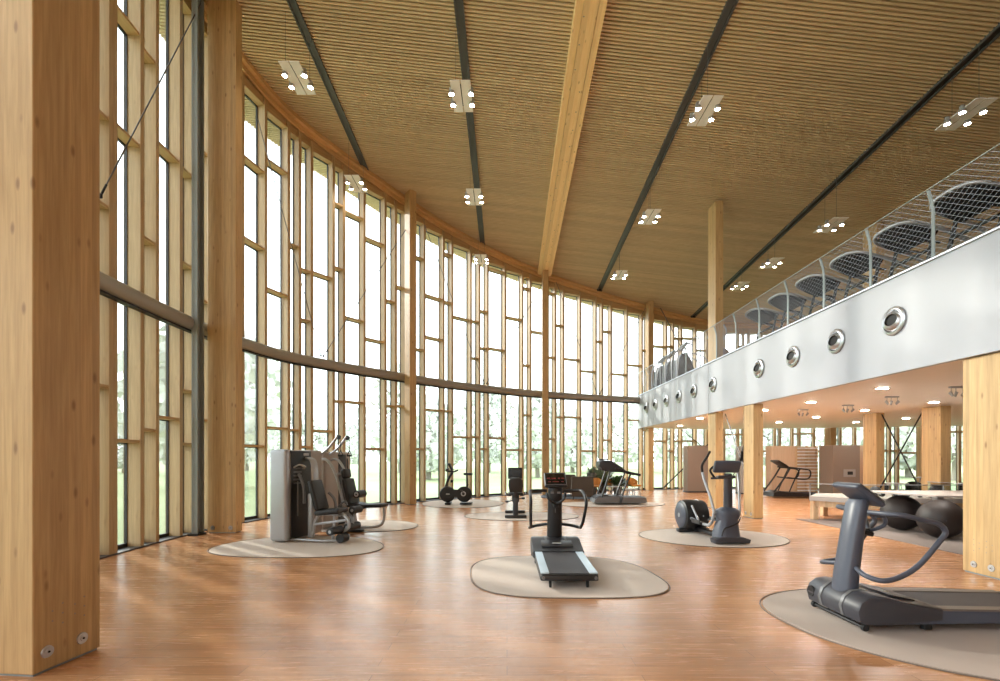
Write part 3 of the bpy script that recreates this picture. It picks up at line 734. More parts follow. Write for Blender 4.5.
mb = MB(); mb.prism([(.22, 1.52), (.34, 1.58), (.62, 1.55), (1.15, 1.22), (1.1, 1.14), (.62, 1.16), (.30, 1.22), (.20, 1.38)], -.38, .38, SIDE, bev=.04); cs = mb.build('console', M['dark'], t)
mb = MB(); mb.prism([(.60, 1.56), (.64, 1.57), (1.05, 1.31), (1.03, 1.29)], -.3, .3, SIDE); mb.build('screen', M['screen'], cs)
mb = MB(); mb.box((.42, 0, 1.6), (.28, .3, .04), bev=.015); mb.build('top_tray', M['black'], cs)

# ------------------------------------------------------------------ open-frame treadmill under the mezzanine
t = thing('treadmill', 'black open-frame treadmill under the mezzanine beside the pale partition', 'treadmill', (11.0, 19.9, 0))
mb = MB(); mb.prism([(0, .06), (.02, .22), (.3, .30), (.6, .24), (2.0, .2), (2.02, .08), (1.9, .05)], -.4, .4, SIDE, bev=.03); mb.build('base', M['black'], t)
mb = MB(); mb.prism([(.62, .236), (1.98, .2), (1.98, .208), (.62, .245)], -.25, .25, SIDE); mb.build('running_belt', M['belt'], t, False)
for sy in (-1, 1):
    mb = MB(); mb.tube([(.04, sy*.38, .25), (.45, sy*.38, .8), (.72, sy*.36, 1.25)], .035, 4, 8); mb.build('front_post', M['black'], t)
    mb = MB(); mb.tube([(.66, sy*.4, .25), (.9, sy*.4, .8), (1.1, sy*.4, 1.2)], .025, 4, 8); mb.build('rear_post', M['black'], t)
    mb = MB(); mb.tube([(.62, sy*.38, 1.28), (1.1, sy*.4, 1.22), (1.5, sy*.4, 1.15), (1.52, sy*.4, .9), (1.3, sy*.4, .78), (.6, sy*.38, .85)], .028, 4, 8); mb.build('handrail', M['black'], t)
mb = MB(); mb.box((.48, 0, 1.42), (.5, .6, .07), R3(0, .55, 0), bev=.02); cs = mb.build('console', M['black'], t)
mb = MB(); mb.box((.50, 0, 1.46), (.40, .5, .01), R3(0, .55, 0)); mb.build('screen', M['screen'], cs)
mb = MB(); mb.tube([(.7, -.38, 1.25), (.7, .38, 1.25)], .025); mb.build('cross_bar', M['black'], t)

# ------------------------------------------------------------------ exercise bike
t = thing('exercise_bike', 'black exercise bike with two round wheel covers by the glass wall', 'exercise bike', (-1.78, 16.75, .012))
for x, nm in ((-.33, 'front_wheel_cover'), (.26, 'rear_wheel_cover')):
    mb = MB(); mb.lathe([(0, -.09), (.20, -.09), (.27, -.06), (.285, 0), (.27, .06), (.20, .09), (0, .09)], (x, 0, .37), R3(PI/2, 0, 0), 32); o = mb.build(nm, M['black'], t)
    if x > 0:
        mb = MB(); mb.lathe([(.05, .094), (.05, .102), (.09, .102), (.09, .094)], (x-.02, 0, .39), R3(PI/2, 0, 0), 24); mb.build('crank_disc', M['silver'], o)
        for s_ in (-1, 1):
            mb = MB(); mb.tube([(x, s_*.11, .38), (x+.08*s_, s_*.12, .38-.13*s_)], .014); mb.box((x+.08*s_, s_*.17, .38-.13*s_), (.09, .1, .03), bev=.008); mb.build('pedal', M['dark'], t)
    else:
        mb = MB(); mb.box((x+.02, -.093, .38), (.13, .006, .03)); mb.build('logo', M['textwhite'], o, False)
mb = MB(); mb.prism([(-.33, .24), (-.05, .31), (.26, .24), (.26, .54), (-.05, .52), (-.33, .58)], -.095, .095, SIDE, bev=.01); mb.build('frame', M['black'], t)
mb = MB(); mb.box((-.30, 0, .05), (.2, .5, .07), bev=.02); mb.box((-.30, 0, .09), (.1, .1, .1)); mb.build('front_foot', M['black'], t)
mb = MB(); mb.box((.33, 0, .05), (.42, .46, .05), bev=.02); mb.build('rear_foot', M['dark'], t)
mb = MB(); mb.tube([(-.42, 0, .55), (-.30, 0, .9), (-.16, 0, 1.14)], .045, 4, 10); mb.box((-.18, 0, .83), (.10, .07, .10), bev=.02); mb.build('handlebar_stem', M['black'], t)
mb = MB(); mb.tube([(-.30, -.22, 1.28), (-.34, -.22, 1.20), (-.10, -.22, 1.17), (.02, -.22, 1.22)], .026, 4, 8); mb.tube([(-.30, .22, 1.28), (-.34, .22, 1.20), (-.10, .22, 1.17), (.02, .22, 1.22)], .026, 4, 8); mb.tube([(-.14, -.22, 1.18), (-.14, .22, 1.18)], .018); mb.build('handlebar', M['black'], t)
mb = MB(); mb.box((-.22, 0, 1.34), (.07, .32, .28), R3(0, -.5, 0), bev=.015); mb.build('console', M['dark'], t)
mb = MB(); mb.prism([(.26, .5), (.36, .48), (.42, .72), (.37, .74)], -.04, .04, SIDE, bev=.01); mb.tube([(.38, 0, .66), (.36, 0, 1.05)], .026); mb.build('seat_post', M['black'], t)
mb = MB(); mb.prism([(.18, .04), (.28, .11), (.32, 0), (.28, -.11), (.18, -.04), (0, -.02), (0, .02)], 1.04, 1.12, Matrix.Translation((.24, 0, 0)), bev=.02); mb.build('saddle', M['black'], t)

# ------------------------------------------------------------------ recumbent seat machine, from behind
t = thing('recumbent_bike', 'black recumbent seat machine seen from behind, between bike and treadmill', 'exercise machine', (.24, 13.0, .012))
for y_, n_ in ((0, 'rear_foot'), (1.15, 'front_foot')):
    mb = MB(); mb.box((0, y_, .05), (.60, .10, .08), bev=.02); mb.build(n_, M['black'], t)
mb = MB(); mb.prism([(0, .06), (1.2, .06), (1.2, .2), (.5, .3), (.3, .62), (.12, .66), (.05, .3)], -.07, .07, Matrix.Rotation(PI/2, 4, 'Z') @ SIDE, bev=.02); mb.build('frame', M['dark'], t)
mb = MB(); mb.box((0, .25, .55), (.2, .3, .25), bev=.04); mb.build('seat_carriage', M['black'], t)
mb = MB(); mb.prism([(-.17, .72), (-.2, .9), (-.19, 1.06), (-.12, 1.12), (.12, 1.12), (.19, 1.06), (.2, .9), (.17, .72)], -.04, .04, Matrix.Translation((0, .10, 0)) @ R3(.12, 0, 0) @ SIDE, bev=.02); bk = mb.build('backrest', M['pad'], t)
mb = MB(); mb.box((0, .03, .75), (.12, .05, .3), bev=.02); mb.build('spine', M['dark'], bk)
mb = MB(); mb.box((0, .32, .66), (.42, .42, .07), bev=.03); mb.build('seat', M['pad'], t)
for s_ in (-1, 1):
    mb = MB(); mb.tube([(s_*.12, .1, .62), (s_*.27, .15, .64), (s_*.28, .45, .7)], .02, 4, 8); mb.build('side_handle', M['black'], t)
    mb = MB(); mb.tube([(0, 1.0, .42), (s_*.2, 1.0, .42+.05*s_)], .015); mb.box((s_*.24, 1.0, .42+.05*s_), (.1, .22, .06), bev=.02); mb.build('pedal', M['black'], t)
mb = MB(); mb.tube([(0, 1.15, .2), (0, 1.1, .8), (0, .95, 1.2)], .05, 4, 10); mb.build('console_post', M['dark'], t)
mb = MB(); mb.box((0, .92, 1.21), (.42, .06, .34), R3(-.25, 0, 0), bev=.02); cs = mb.build('console', M['black'], t)
mb = MB(); mb.box((0, .885, 1.215), (.34, .01, .25), R3(-.25, 0, 0)); mb.build('screen', M['screen'], cs, False)

# ------------------------------------------------------------------ cross trainer
t = thing('cross_trainer', 'slate grey cross trainer with tall curved handles in front of the balcony column', 'cross trainer', (4.35, 9.2, .012), math.radians(4))
mb = MB()   # near foot and front shroud (user faces the camera)
mb.prism([(-.34, .02), (-.36, .09), (-.2, .14), (.2, .14), (.36, .09), (.34, .02)], -.12, .12, Matrix.Translation((0, 0, 0)) @ SIDE, bev=.02); mb.build('front_foot', M['slate_dark'], t)
mb = MB(); bm = mb.bm
def rr(cx, cy, z, a, b, n=24):
    out = []
    for k in range(n):
        an = 2*PI*k/n; c, s_ = math.cos(an), math.sin(an)
        out.append(bm.verts.new((cx+a*math.copysign(abs(c)**.7, c), cy+b*math.copysign(abs(s_)**.7, s_), z)))
    return out
rs = [rr(-.02, .1, .05, .25, .22), rr(-.02, .12, .2, .23, .22), rr(0, .12, .45, .175, .19), rr(.0, .10, .56, .22, .2), rr(0, .1, .64, .21, .18), rr(0, .08, .70, .12, .1)]
for A, B in zip(rs, rs[1:]):
    for k in range(24): bm.faces.new((A[k], A[(k+1) % 24], B[(k+1) % 24], B[k]))
bm.faces.new(rs[0][::-1]); bm.faces.new(rs[-1]); sh = mb.build('front_shroud', M['slate'], t)
mb = MB(); mb.tube([(-.2, -.06, .16), (-.17, -.09, .3), (-.02, -.1, .36), (.1, -.1, .42), (.16, -.08, .52)], .012, 4, 8); mb.build('shroud_seam', M['black'], sh)
mb = MB(); mb.tube([(0, .08, .64), (-.01, .06, .95), (-.04, .0, 1.36)], lambda u: .088-.015*u, 4, 14); mb.build('console_column', M['slate_dark'], t)
mb = MB(); mb.box((-.1, -.02, 1.30), (.36, .10, .06), bev=.02); mb.tube([(-.12, 0, 1.28), (-.34, .1, 1.27)], .02); mb.build('bottle_tray', M['slate_dark'], t)
mb = MB(); mb.box((-.07, -.0, 1.50), (.50, .09, .25), R3(.5, 0, -.12), bev=.03); cs = mb.build('console', M['slate'], t)
mb = MB(); mb.box((-.07, .055, 1.53), (.38, .01, .17), R3(.5, 0, -.12)); mb.build('screen', M['screen'], cs)
mb = MB(); mb.tube([(-.26, .1, 1.28), (-.34, .12, 1.42), (-.27, .12, 1.5)], .022, 4, 8); mb.build('pulse_grip', M['rubber'], t)
for s_ in (-1, 1):
    mb = MB(); mb.tube([(s_*.26, .12, .60), (s_*.30, .2, .9), (s_*.36, .32, 1.22), (s_*.37, .38, 1.38)], .026, 5, 10); h = mb.build('swing_arm', M['silver'], t)
    mb = MB(); mb.tube([(s_*.37, .38, 1.36), (s_*.385, .36, 1.52), (s_*.36, .22, 1.68), (s_*.33, .15, 1.80)], .024, 5, 10); mb.build('handle_grip', M['rubber'], h)
    mb = MB(); mb.tube([(s_*.26, .12, .60), (s_*.23, .4, .30), (s_*.23, 1.3, .36)], .03, 3, 8); mb.build('link_bar', M['silver'], t)
    mb = MB(); mb.box((s_*.22, .82, .34+.04*s_), (.17, .40, .05), bev=.02); mb.box((s_*.22+s_*.08, .82, .38+.04*s_), (.02, .38, .07), bev=.008); mb.build('pedal', M['black'], t)
mb = MB(); mb.box((0, .75, .09), (.16, 1.3, .09), bev=.03); mb.build('floor_beam', M['black'], t)
rd = R3(0, PI/2, 0)
mb = MB(); mb.lathe([(0, -.27), (.27, -.27), (.33, -.24), (.345, -.17), (.345, .17), (.33, .24), (.27, .27), (0, .27)], (-.06, 1.50, .38), rd, 36); dr = mb.build('flywheel_drum', M['black'], t)
for s_ in (-1, 1):
    mb = MB(); mb.lathe([(0, .03), (.12, .03), (.24, .024), (.28, .0)], (-.06+s_*.27, 1.50, .38), R3(0, s_*PI/2, 0), 36); mb.build('drum_cover', M['slate'], dr)
mb = MB(); mb.lathe([(0, .035), (.05, .035), (.05, .0)], (-.06-.27, 1.50, .38), R3(0, -PI/2, 0), 20); mb.build('emblem', M['silver'], dr)
mb = MB(); mb.tube([(-.06+.1, 1.155, .38), (-.06+.1, 1.30, .63), (-.06+.1, 1.5, .727), (-.06+.1, 1.75, .62)], .012, 4, 8); mb.build('drum_band', M['silver'], dr)
mb = MB(); mb.box((-.06, 1.45, .05), (.72, .16, .08), bev=.025); mb.build('rear_foot', M['black'], t)
mb = MB(); mb.tube([(-.20, 1.2, .62), (-.16, .95, .30)], .022); mb.build('crank_arm', M['silver'], t)
mb = MB(); mb.tube([(.16, 1.2, .30), (.2, .85, .42)], .022); mb.build('crank_arm', M['silver'], t)

# ------------------------------------------------------------------ weight machines (tower runs away from the viewer)
def wtower(t, w, l, h, light, dark):
    """tower centred on its length, long face towards +x"""
    mb = MB(); mb.box((0, 0, h/2+.03), (w, l, h), bev=.05, seg=4); tw = mb.build('weight_tower', M[dark], t)
    return tw
dirv = Vector((.24, .97, 0)).normalized(); ang = -math.atan2(dirv.x, dirv.y)
t = thing('leg_extension_machine', 'leg extension machine with black pads and silver tower, on the nearest left mat', 'weight machine', (-4.36, 9.9, .012), ang)
mb = MB(); mb.box((0, -.02, .93), (.36, 1.16, 1.80), bev=.07, seg=4); tw = mb.build('weight_tower', M['greige'], t)
mb = MB(); mb.box((-.01, -.56, .93), (.40, .14, 1.82), bev=.065, seg=5); mb.build('silver_end', M['silver'], tw)
mb = MB(); mb.box((.18, -.18, .93), (.03, .62, 1.76), bev=.01); mb.build('dark_panel', M['black'], tw)
mb = MB(); mb.box((.20, -.04, 1.74), (.012, .16, .05), bev=.004); mb.build('badge', M['silver'], tw)
mb = MB()
for k in range(5):
    mb.box((.198, -.30, 1.16+.075*k), (.006, .24, .03))
mb.build('instruction_chart', M['gunmetal'], tw, False)
mb = MB(); mb.tube([(.20, -.42, 1.48), (.29, -.36, 1.53), (.30, -.22, 1.49), (.22, -.16, 1.45)], .03, 4, 8, flat=.5); mb.build('towel_hook', M['textwhite'], tw)
mb = MB(); mb.tube([(.20, .0, 1.66), (.34, -.02, 1.62), (.42, -.05, 1.40), (.44, -.06, 1.0)], .085, 6, 12, flat=.35); mb.build('curved_upright', M['silver'], t)
mb = MB(); mb.tube([(.22, -.30, 1.35), (.33, -.30, 1.1), (.35, -.30, .75)], .03, 4, 8); mb.tube([(.24, -.35, .5), (.24, -.35, 1.2)], .012); mb.build('lever', M['gunmetal'], t)
mb = MB(); mb.box((.62, -.22, .92), (.10, .44, .62), R3(0, -.28, .1), bev=.04, seg=3); mb.build('back_pad', M['pad'], t)
mb = MB(); mb.box((.92, -.22, .60), (.52, .44, .10), R3(0, -.10, .1), bev=.04, seg=3); mb.build('seat_pad', M['pad'], t)
mb = MB(); mb.tube([(.48, -.22, .05), (.56, -.22, .4), (.70, -.22, .54), (1.12, -.22, .53)], .035, 4, 8); mb.tube([(1.0, -.22, .52), (.95, -.22, .05)], .03); mb.box((.45, -.22, .5), (.10, .10, .9), bev=.02); mb.box((.9, -.22, .38), (.8, .06, .05), R3(0, -.15, 0), bev=.01); mb.build('seat_frame', M['silver'], t)
mb = MB(); mb.tube([(.1, -.46, .05), (1.0, -.42, .045), (1.22, -.3, .08)], .035, 4, 8, flat=.7); mb.build('floor_rail', M['silver'], t)
mb = MB(); mb.tube([(1.16, -.22, .56), (1.30, -.24, .45), (1.32, -.24, .30), (1.22, -.24, .22)], .035, 4, 8); mb.tube([(1.10, .02, .56), (1.24, .0, .45), (1.26, .0, .30)], .03, 4, 8); mb.build('swing_arm', M['silver'], t)
for (x_, z_, a, b) in ((1.18, .26, -.66, -.30), (1.24, .28, -.18, .22), (1.24, .60, .0, .30)):
    mb = MB(); mb.tube([(x_, a, z_), (x_, b, z_)], .075, seg=18); o = mb.build('roller_pad', M['pad'], t)
    mb = MB(); mb.lathe([(0, .006), (.03, .006), (.032, 0)], (x_, a, z_), R3(PI/2, 0, 0), 14); mb.build('roller_cap', M['silver'], o)
mb = MB(); mb.tube([(1.24, -.42, .10), (1.24, -.22, .10)], .09, seg=18); mb.tube([(1.24, -.32, .1), (1.18, -.3, .25)], .02); mb.build('foot_wheel', M['black'], t)
mb = MB(); mb.tube([(.66, .06, .95), (.78, .08, .82), (.82, .08, .62)], .03, 4, 8); mb.tube([(.9, .04, .66), (1.05, .05, .78), (1.1, .05, .70)], .02, 4, 8); mb.build('side_grip', M['gunmetal'], t)

t = thing('lat_pulldown_machine', 'pulldown bench machine with overhead bars and black seat behind the leg extension', 'weight machine', (-4.24, 11.45, .012), ang)
mb = MB(); mb.box((0, .0, .92), (.34, 1.1, 1.78), bev=.06, seg=4); tw = mb.build('weight_tower', M['greige'], t)
mb = MB(); mb.box((.17, .15, .9), (.03, .30, 1.70), bev=.01); mb.build('dark_panel', M['dark'], tw)
mb = MB(); mb.box((.19, .35, .9), (.012, .03, 1.5)); mb.build('weight_slot', M['black'], tw)
mb = MB(); mb.tube([(.2, -.32, 1.60), (.45, -.32, 1.62), (.66, -.30, 1.3), (.86, -.28, .6), (.95, -.28, .08)], .032, 5, 10); mb.tube([(.2, .1, 1.60), (.45, .1, 1.62), (.66, .1, 1.3), (.86, .1, .6), (.95, .1, .08)], .03, 5, 10); mb.tube([(.66, -.30, 1.3), (.66, .1, 1.3)], .025); mb.tube([(.86, -.28, .6), (.86, .1, .6)], .025); mb.build('frame', M['silver'], t)
for yy in (-.3, .05):
    mb = MB(); mb.tube([(.10, yy, 1.66), (.45, yy, 1.86), (.72, yy, 2.16)], .035, 4, 10, flat=.8); mb.build('overhead_arm', M['silver'], t)
    mb = MB(); mb.lathe([(0, -.02), (.05, -.02), (.055, 0), (.05, .02), (0, .02)], (.74, yy, 2.13), R3(PI/2, 0, 0), 18); mb.build('pulley', M['black'], t)
for yy in (-.3, .05):
    mb = MB(); mb.tube([(.79, yy, 2.12), (.79, yy, 1.84)], .006); mb.tube([(.79, yy, 1.84), (.73, yy, 1.72), (.85, yy, 1.72), (.79, yy, 1.84)], .012, seg=8); mb.tube([(.73, yy-.0, 1.72), (.85, yy, 1.72)], .022, seg=10); mb.build('pull_handle', M['rubber'], t)
mb = MB(); mb.box((.92, -.1, .88), (.10, .40, .66), R3(0, -.24, 0), bev=.04, seg=3); mb.build('back_pad', M['pad'], t)
mb = MB(); mb.box((.80, -.1, 1.31), (.12, .28, .22), R3(0, -.15, 0), bev=.05, seg=3); mb.build('head_rest', M['pad'], t)
mb = MB(); mb.box((1.16, -.1, .60), (.46, .40, .09), R3(0, .12, 0), bev=.04, seg=3); mb.box((1.56, -.1, .60), (.44, .34, .08), R3(0, -.05, 0), bev=.035, seg=3); mb.build('seat_pad', M['pad'], t)
mb = MB(); mb.tube([(1.76, -.1, .56), (1.74, -.1, .25), (1.55, -.1, .12), (.95, -.1, .08)], .03, 5, 10); mb.tube([(1.0, -.1, .1), (1.05, -.1, .58)], .03); mb.build('bench_frame', M['silver'], t)
mb = MB(); mb.tube([(.95, -.1, .04), (.95, -.1, .55)], .04); mb.box((1.0, -.15, .03), (.5, .16, .05), bev=.015); mb.build('floor_foot', M['black'], t)
mb = MB(); mb.tube([(1.22, -.36, .86), (1.22, -.06, .86)], .085, seg=18); rp = mb.build('roller_pad', M['pad'], t)
mb = MB(); mb.lathe([(.02, .006), (.05, .006), (.055, 0)], (1.22, -.36, .86), R3(PI/2, 0, 0), 16); mb.build('roller_cap', M['silver'], rp)
mb = MB(); mb.tube([(.95, 0, .8), (1.22, 0, .86)], .025); mb.build('roller_arm', M['gunmetal'], t)
for ch in t.children:
    if ch.name.split('.')[0] != 'weight_tower': ch.location = (-.1, -.40, 0)

# ------------------------------------------------------------------ mezzanine treadmills
def mezz_treadmill():
    t = thing('treadmill', '', 'treadmill', (0, 0, 0), 0, 'row of treadmills on the mezzanine')
    zt = lambda x: 1.47-.30*(x+.18)
    U = [(.42, -.43), (.2, -.43), (.0, -.40), (-.12, -.30), (-.18, -.14), (-.18, .14), (-.12, .30), (.0, .40), (.2, .43), (.42, .43)]
    U3 = smooth_path([(x, y, zt(x)) for x, y in U], 4)
    mb = MB(); bm = mb.bm
    A = [bm.verts.new(v+Vector((.0, 0, .015))) for v in U3]; B = [bm.verts.new(Vector((v.x*.8+.06, v.y*.82, v.z-.10))) for v in U3]
    bm.faces.new(A); bm.faces.new(B[::-1]); n = len(A)
    for k in range(n): bm.faces.new((A[k], A[(k+1) % n], B[(k+1) % n], B[k]))
    cs = mb.build('console', M['black'], t)
    mb = MB(); mb.tube(U3, .03, seg=10); mb.build('silver_rim', M['silver'], cs)
    for s_ in (-1, 1):
        mb = MB(); mb.tube([(.40, s_*.43, 1.30), (.6, s_*.43, 1.23), (.8, s_*.43, 1.14), (1.0, s_*.42, 1.02)], .036, 5, 10); mb.build('side_arm', M['silver'], t)
        mb = MB(); mb.tube([(.35, s_*.38, 1.28), (.22, s_*.40, .7), (.05, s_*.40, .18)], .04, 4, 8, flat=.6); mb.build('post', M['black'], t)
        mb = MB(); mb.tube([(.30, s_*.2, 1.2), (.62, s_*.2, 1.16)], .02); mb.build('grip', M['black'], t)
    mb = MB(); mb.tube([(.25, -.38, .95), (.25, .38, .95)], .028); mb.build('cross_bar', M['black'], t)
    mb = MB(); mb.prism([(-.15, .04), (-.12, .2), (.1, .28), (.5, .2), (1.9, .17), (1.92, .05)], -.42, .42, SIDE, bev=.02); mb.build('deck', M['dark'], t)
    return t
m0 = mezz_treadmill()
ml = ['nearest treadmill on the mezzanine, cut by the right edge', 'large treadmill on the mezzanine near the right edge', 'second full treadmill from the right on the mezzanine', 'third treadmill from the right on the mezzanine', 'fourth treadmill from the right on the mezzanine',
      'fifth treadmill from the right on the mezzanine', 'farthest treadmill on the mezzanine, beside the tall timber column']
for i in range(7):
    o = m0 if i == 0 else dup(m0)
    o.scale = (1.12, 1.12, 1.12); o.location = (7.72, 6.78+1.31*i, 4.57); o['label'] = ml[i]+', silver rimmed console'
def climber():
    t = thing('stair_climber', '', 'stepper machine', (0, 0, 0), 0, 'grey climbing machines at the far end of the mezzanine')
    mb = MB(); mb.prism([(-.25, .03), (-.3, .5), (-.26, 1.25), (-.12, 1.5), (.1, 1.55), (.3, 1.2), (.45, .6), (1.0, .4), (1.1, .05)], -.30, .30, SIDE, bev=.05); mb.build('shroud', M['gunmetal'], t)
    for s_ in (-1, 1):
        mb = MB(); mb.tube([(-.3, s_*.34, .1), (-.34, s_*.34, 1.2), (-.2, s_*.34, 1.62), (.1, s_*.33, 1.9), (.3, s_*.33, 1.85)], .03, 5, 8); mb.build('side_frame', M['silver'], t)
        mb = MB(); mb.tube([(.1, s_*.34, 1.5), (.5, s_*.36, 1.45), (.9, s_*.36, 1.2), (.95, s_*.36, .5)], .022, 5, 8); mb.build('handrail', M['silver'], t)
    mb = MB(); mb.box((.05, 0, 1.86), (.09, .5, .32), R3(0, .5, 0), bev=.03); cs = mb.build('console', M['dark'], t)
    mb = MB(); mb.box((.11, 0, 1.88), (.01, .4, .24), R3(0, .5, 0)); mb.build('screen', M['screen'], cs)
    for k in range(3):
        mb = MB(); mb.box((.55+.17*k, 0, .68-.16*k), (.22, .5, .04), bev=.01); mb.build('step', M['black'], t)
    return t
c0 = climber()
for i, (yy, l) in enumerate(((20.2, 'rightmost of the three grey climbing machines'), (21.7, 'middle one of the three grey climbing machines'), (23.0, 'leftmost of the three grey climbing machines'))):
    o = c0 if i == 0 else dup(c0)
    o.location = (7.5, yy, 4.57); o['label'] = l+' behind the mezzanine railing'
t = thing('cross_trainer', 'grey machine with raised silver handles on the mezzanine, just left of the tall column', 'cross trainer', (7.95, 17.9, 4.57))
mb = MB(); mb.lathe([(0, -.25), (.3, -.25), (.36, -.15), (.36, .15), (.3, .25), (0, .25)], (.1, 0, .9), R3(PI/2, 0, 0), 28); mb.build('flywheel_drum', M['greige'], t)
mb = MB(); mb.box((.1, 0, .3), (.3, .4, .6), bev=.08); mb.build('pedestal', M['slate_dark'], t)
mb = MB(); mb.tube([(-.2, 0, .2), (-.25, 0, 1.0), (-.2, 0, 1.7)], .06, 4, 10); mb.box((-.2, 0, 1.8), (.08, .45, .3), R3(0, .4, 0), bev=.03); mb.build('console_column', M['gunmetal'], t)
for s_ in (-1, 1):
    mb = MB(); mb.tube([(.1, s_*.32, .9), (.0, s_*.34, 1.3), (.2, s_*.36, 1.75), (.1, s_*.36, 2.05)], .028, 5, 8); mb.build('swing_arm', M['silver'], t)

# ------------------------------------------------------------------ under the mezzanine: lockers, partitions, wall bars
def cabinet(x0, x1, y0, d, h, label, side=None, cat='cabinet', name='storage_cabinet', mfront='locker', shelves=True):
    t = thing(name, label, cat, ((x0+x1)/2, y0+d/2, 0)); w = x1-x0
    mb = MB(); mb.box((0, 0, h/2), (w, d, h), bev=.01, seg=1); mb.build('carcass', M[mfront], t, False)
    if shelves:
        mb = MB()
        mb.box((w/2-.22, -d/2-.005, h/2), (.30, .02, h-.2)); op = mb.build('open_bay', M['black'], t, False)
        for k in range(9):
            mb = MB(); mb.box((w/2-.22, -d/2-.02, .25+k*.21), (.30, .02, .035)); mb.build('shelf_edge', M['tabletop'], op, False)
    mb = MB(); mb.box((0, -.01, .03), (w+.01, d, .06)); mb.build('plinth', M['dark'], t, False)
    return t
cabinet(8.65, 10.1, 22.6, .6, 2.24, 'tall taupe locker with open shelf bay under the mezzanine, behind the cross trainer')
cabinet(10.75, 11.35, 21.6, .6, 2.2, 'narrow pale cabinet with a green lit screen under the mezzanine', mfront='tabletop', shelves=False)
mb = MB(); mb.box((0, 0, 0), (.05, .6, .6)); 
t = thing('wall_screen', 'small screen showing green, on the pale cabinet under the mezzanine', 'screen', (10.95, 21.53, 1.8))
mb.bm.free(); mb = MB(); mb.box((0, 0, 0), (.42, .06, .7), bev=.01); mb.build('housing', M['black'], t)
mb = MB(); mb.box((.02, -.035, .0), (.34, .01, .6)); mb.build('display', M['green_screen'], t, False)
# pale partition with wall bars beside a taupe partition
t = thing('partition', 'pale wood partition behind the far black treadmill', 'partition', (12.45, 21.3, 0))
mb = MB(); mb.box((0, 0, 1.1), (1.1, .12, 2.2)); mb.box((-.6, .0, 1.1), (.10, .5, 2.2)); mb.build('board', M['partition'], t, False)
t = thing('wall_bars', 'pale wooden wall bars with many thin rungs between the partitions', 'wall bars', (13.45, 21.2, 0))
for x_ in (-.45, 0, .45):
    mb = MB(); mb.box((x_, 0, 1.1), (.05, .12, 2.2)); mb.build('upright', M['tableleg'], t, False)
mb = MB(); mb.box((0, .12, 1.1), (.95, .04, 2.15)); mb.build('back_board', M['partition'], t, False)
for k in range(14):
    mb = MB(); mb.tube([(-.45, -.07, .2+k*.145), (.45, -.07, .2+k*.145)], .026, seg=8); mb.build('rung', M['panel_white'], t)
t = thing('partition', 'taupe partition block with a small dark niche, right of the wall bars', 'partition', (14.35, 20.4, 0))
mb = MB(); mb.box((.0, 0, 1.1), (1.15, .9, 2.2), bev=.01, seg=1); mb.build('block', M['locker'], t, False)
mb = MB(); mb.box((.12, -.46, 1.02), (.50, .02, .32)); ni = mb.build('niche', M['tabletop'], t, False)
mb = MB(); mb.box((.14, -.475, 1.02), (.22, .02, .14), bev=.008); mb.build('handle', M['black'], ni, False)
mb = MB(); mb.box((.82, .0, 1.1), (.45, .5, 2.19)); mb.build('side_board', M['partition'], t, False)

# long low table with glass guard
t = thing('display_table', 'long low pale table with a glass guard under the mezzanine, behind the right treadmill', 'table', (8.3, 12.9, 0))
mb = MB(); mb.prism([(-.1, -.1), (.6, -.85), (4.0, -.85), (4.0, .9), (.75, .9)], .52, .64); mb.build('top', M['tabletop'], t, False)
mb = MB(); mb.prism([(.0, -.08), (.64, -.78), (3.9, -.78), (3.9, .8), (.8, .8)], .36, .52); mb.build('apron', M['tableleg'], t, False)
for x_, y_ in ((.06, -.06), (.66, -.70), (2.2, -.70), (3.8, -.70), (.85, .72), (3.8, .72)):
    mb = MB(); mb.box((x_, y_, .26), (.14, .14, .52), bev=.006, seg=1); mb.build('leg', M['tableleg'], t, False)
gz = [(-.05, -.05), (.62, -.78), (3.95, -.78), (3.95, .85), (-.05, .85)]
mb = MB()
for a, b in zip(gz[:3], gz[1:]):
    A = Vector((*a, 0)); B = Vector((*b, 0)); d = B-A; mb.box(((A+B)/2+Vector((0, 0, .81))), (d.length-.02, .01, .32), R3(0, 0, math.atan2(d.y, d.x)))
gg = mb.build('glass_guard', M['guard_glass'], t, False)
mb = MB()
for a, b in zip(gz[:3], gz[1:]): mb.tube([(*a, .98), (*b, .98)], .012, seg=6)
mb.build('guard_rail', M['silver'], t)
for a in gz[:3]+[(1.75, -.78), (2.9, -.78)]:
    mb = MB(); mb.tube([(*a, .64), (*a, .98)], .012, seg=6); mb.build('guard_post', M['silver'], t)
# dumbbells and kettlebells on the table
def dumbbell():
    t = thing('dumbbell', '', 'dumbbell', (0, 0, 0), 0, 'dumbbells on the long low table')
    mb = MB(); mb.tube([(-.11, 0, .07), (.11, 0, .07)], .015, seg=10); mb.build('handle', M['alu'], t)
    for s_ in (-1, 1):
        mb = MB(); mb.lathe([(0, -.04), (.06, -.04), (.07, -.025), (.07, .025), (.06, .04), (0, .04)], (s_*.12, 0, .07), R3(0, PI/2, 0), 14); mb.build('weight', M['black' if s_ < 0 else 'black'], t)
    return t
d0 = dumbbell(); posD = [(10.25, 12.35, .2), (10.6, 12.5, .8), (10.95, 12.35, -.3), (9.9, 12.6, .1), (11.35, 12.4, .5), (9.3, 12.7, .4)]
dlab = ['third dumbbell from the left', 'fourth dumbbell from the left', 'second dumbbell from the right', 'second dumbbell from the left', 'rightmost dumbbell', 'leftmost dumbbell']
for i, (x_, y_, a) in enumerate(posD):
    o = d0 if i == 0 else dup(d0)
    o.location = (x_, y_, .64); o.rotation_euler = (0, 0, a); o['label'] = 'small black '+dlab[i]+' on the long low table behind glass'
